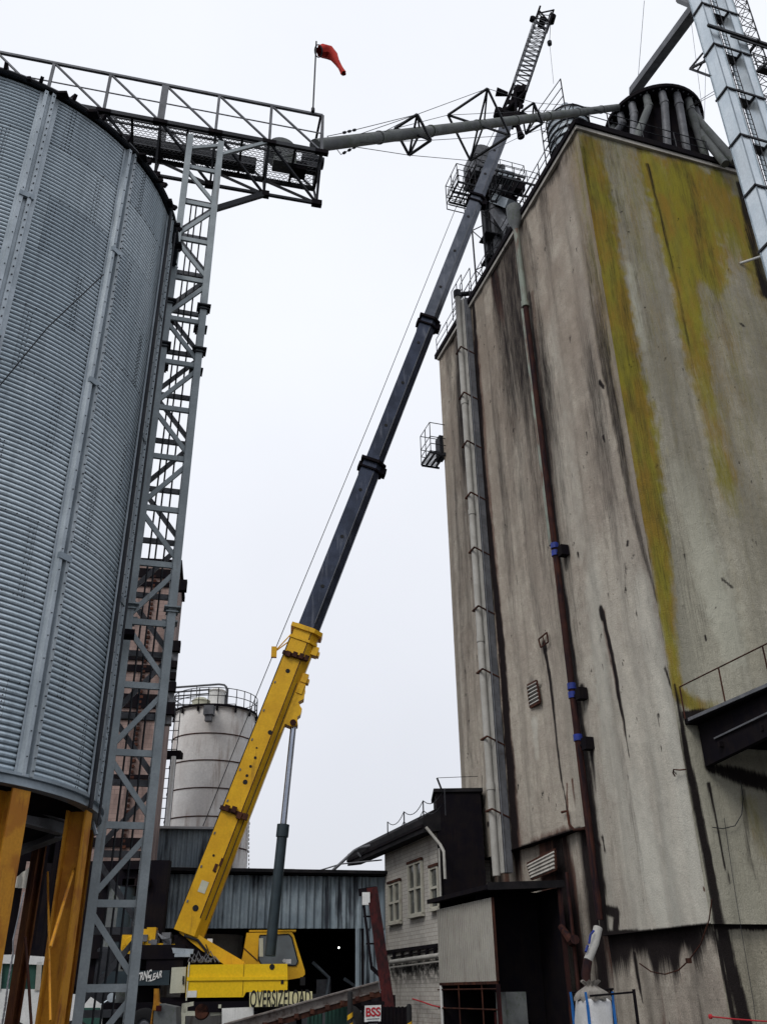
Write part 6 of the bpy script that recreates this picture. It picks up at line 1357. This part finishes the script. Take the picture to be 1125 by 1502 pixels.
# white lorry at lower left
tl2 = thing('white_lorry', Wd(60, 1500, 30), 'white lorry cab with green tinted windows parked behind the bin legs', 'lorry')
def LQ(x_, y_, d=30.): return onpl(x_, y_, Wd(60, 1500, 30.0), V((0, 1, 0)) if False else V((math.sin(R_(-18)), math.cos(R_(-18)), 0)))
lv = V((math.sin(R_(-18)), math.cos(R_(-18)), 0))
b = MB(); b.prism([LQ(x_, y_) for x_, y_ in [(-30, 1451), (64, 1452), (80, 1453), (84, 1502), (-30, 1515)]], lv * 2.2); bd = b.build('body', M['white'], tl2)
b = MB(); b.prism([LQ(x_, y_) - lv * .03 for x_, y_ in [(-30, 1402), (20, 1401), (78, 1405), (79, 1417), (60, 1416), (-30, 1413)]], lv * 2.3); b.build('roof', M['white'], tl2)
b = MB(); b.prism([LQ(x_, y_) + lv * .06 for x_, y_ in [(-30, 1413), (77, 1416), (79, 1453), (-30, 1453)]], lv * 2.0); b.build('window_band', M['green'], tl2)
for x_ in (0, 24, 34, 58):
    b = MB(); b.beam(LQ(x_, 1412), LQ(x_ - 3, 1454), .14, .06, lv); b.build('pillar', M['ltcorr'] if x_ != 34 else M['white'], tl2)
b = MB(); b.prism([LQ(x_, y_) - lv * .1 for x_, y_ in [(108, 1459), (130, 1461), (149, 1474), (150, 1490), (149, 1510), (84, 1515), (84, 1459)]], lv * 1.6); hd = b.build('bonnet', M['white'], tl2)
b = MB(); b.prism([LQ(x_, y_) - lv * .13 for x_, y_ in [(112, 1479), (147, 1479), (147, 1510), (112, 1510)]], lv * .05); b.build('grille', M['green'], hd)
b = MB(); b.tube(LQ(147, 1475) - lv * .2, LQ(162, 1465) - lv * .2, .02, 6); b.lathe(LQ(163, 1464) - lv * .2, [(0, -.03), (.12, -.02), (.12, .02), (0, .03)], 14, lv); b.build('mirror', M['galv_rib'], tl2)
for x_ in (20, 110):
    q = LQ(x_, 1500); q = V((q.x, q.y, .5)); b = MB(); b.lathe(q, [(0, -.2), (.3, -.2), (.5, -.15), (.5, .15), (.3, .2), (0, .2)], 20, lv); b.build('wheel', M['black'], tl2)
# chain and poles by the bin legs
b = MB(); ch = [Wd(19, 1400, 11), Wd(12, 1440, 11), Wd(8, 1475, 11), Wd(2, 1510, 11)]; 
for k in range(26):
    t_ = k / 26; i = min(2, int(t_ * 3)); f = t_ * 3 - i; p = ch[i].lerp(ch[i + 1], f); b.box(p, (.012 + .008 * (k % 2), .008 + .008 * ((k + 1) % 2), .032))
b.loft([ch[0], Wd(19, 1380, 11), Wd(35, 1310, 11.5)], .008, 5)
T(b.build('chain', M['steel_mid']), 'light chain hanging at the far left beside the orange leg', 'chain')
b = MB(); b.loft([Wd(37, 1375, 13.5), Wd(42, 1440, 13.4), Wd(46, 1505, 13.3)], .018, 6); T(b.build('rusty_rod', M['rust']), 'long thin rusty rod hanging under the steel bin', 'rod')
print('objects', len(bpy.data.objects))
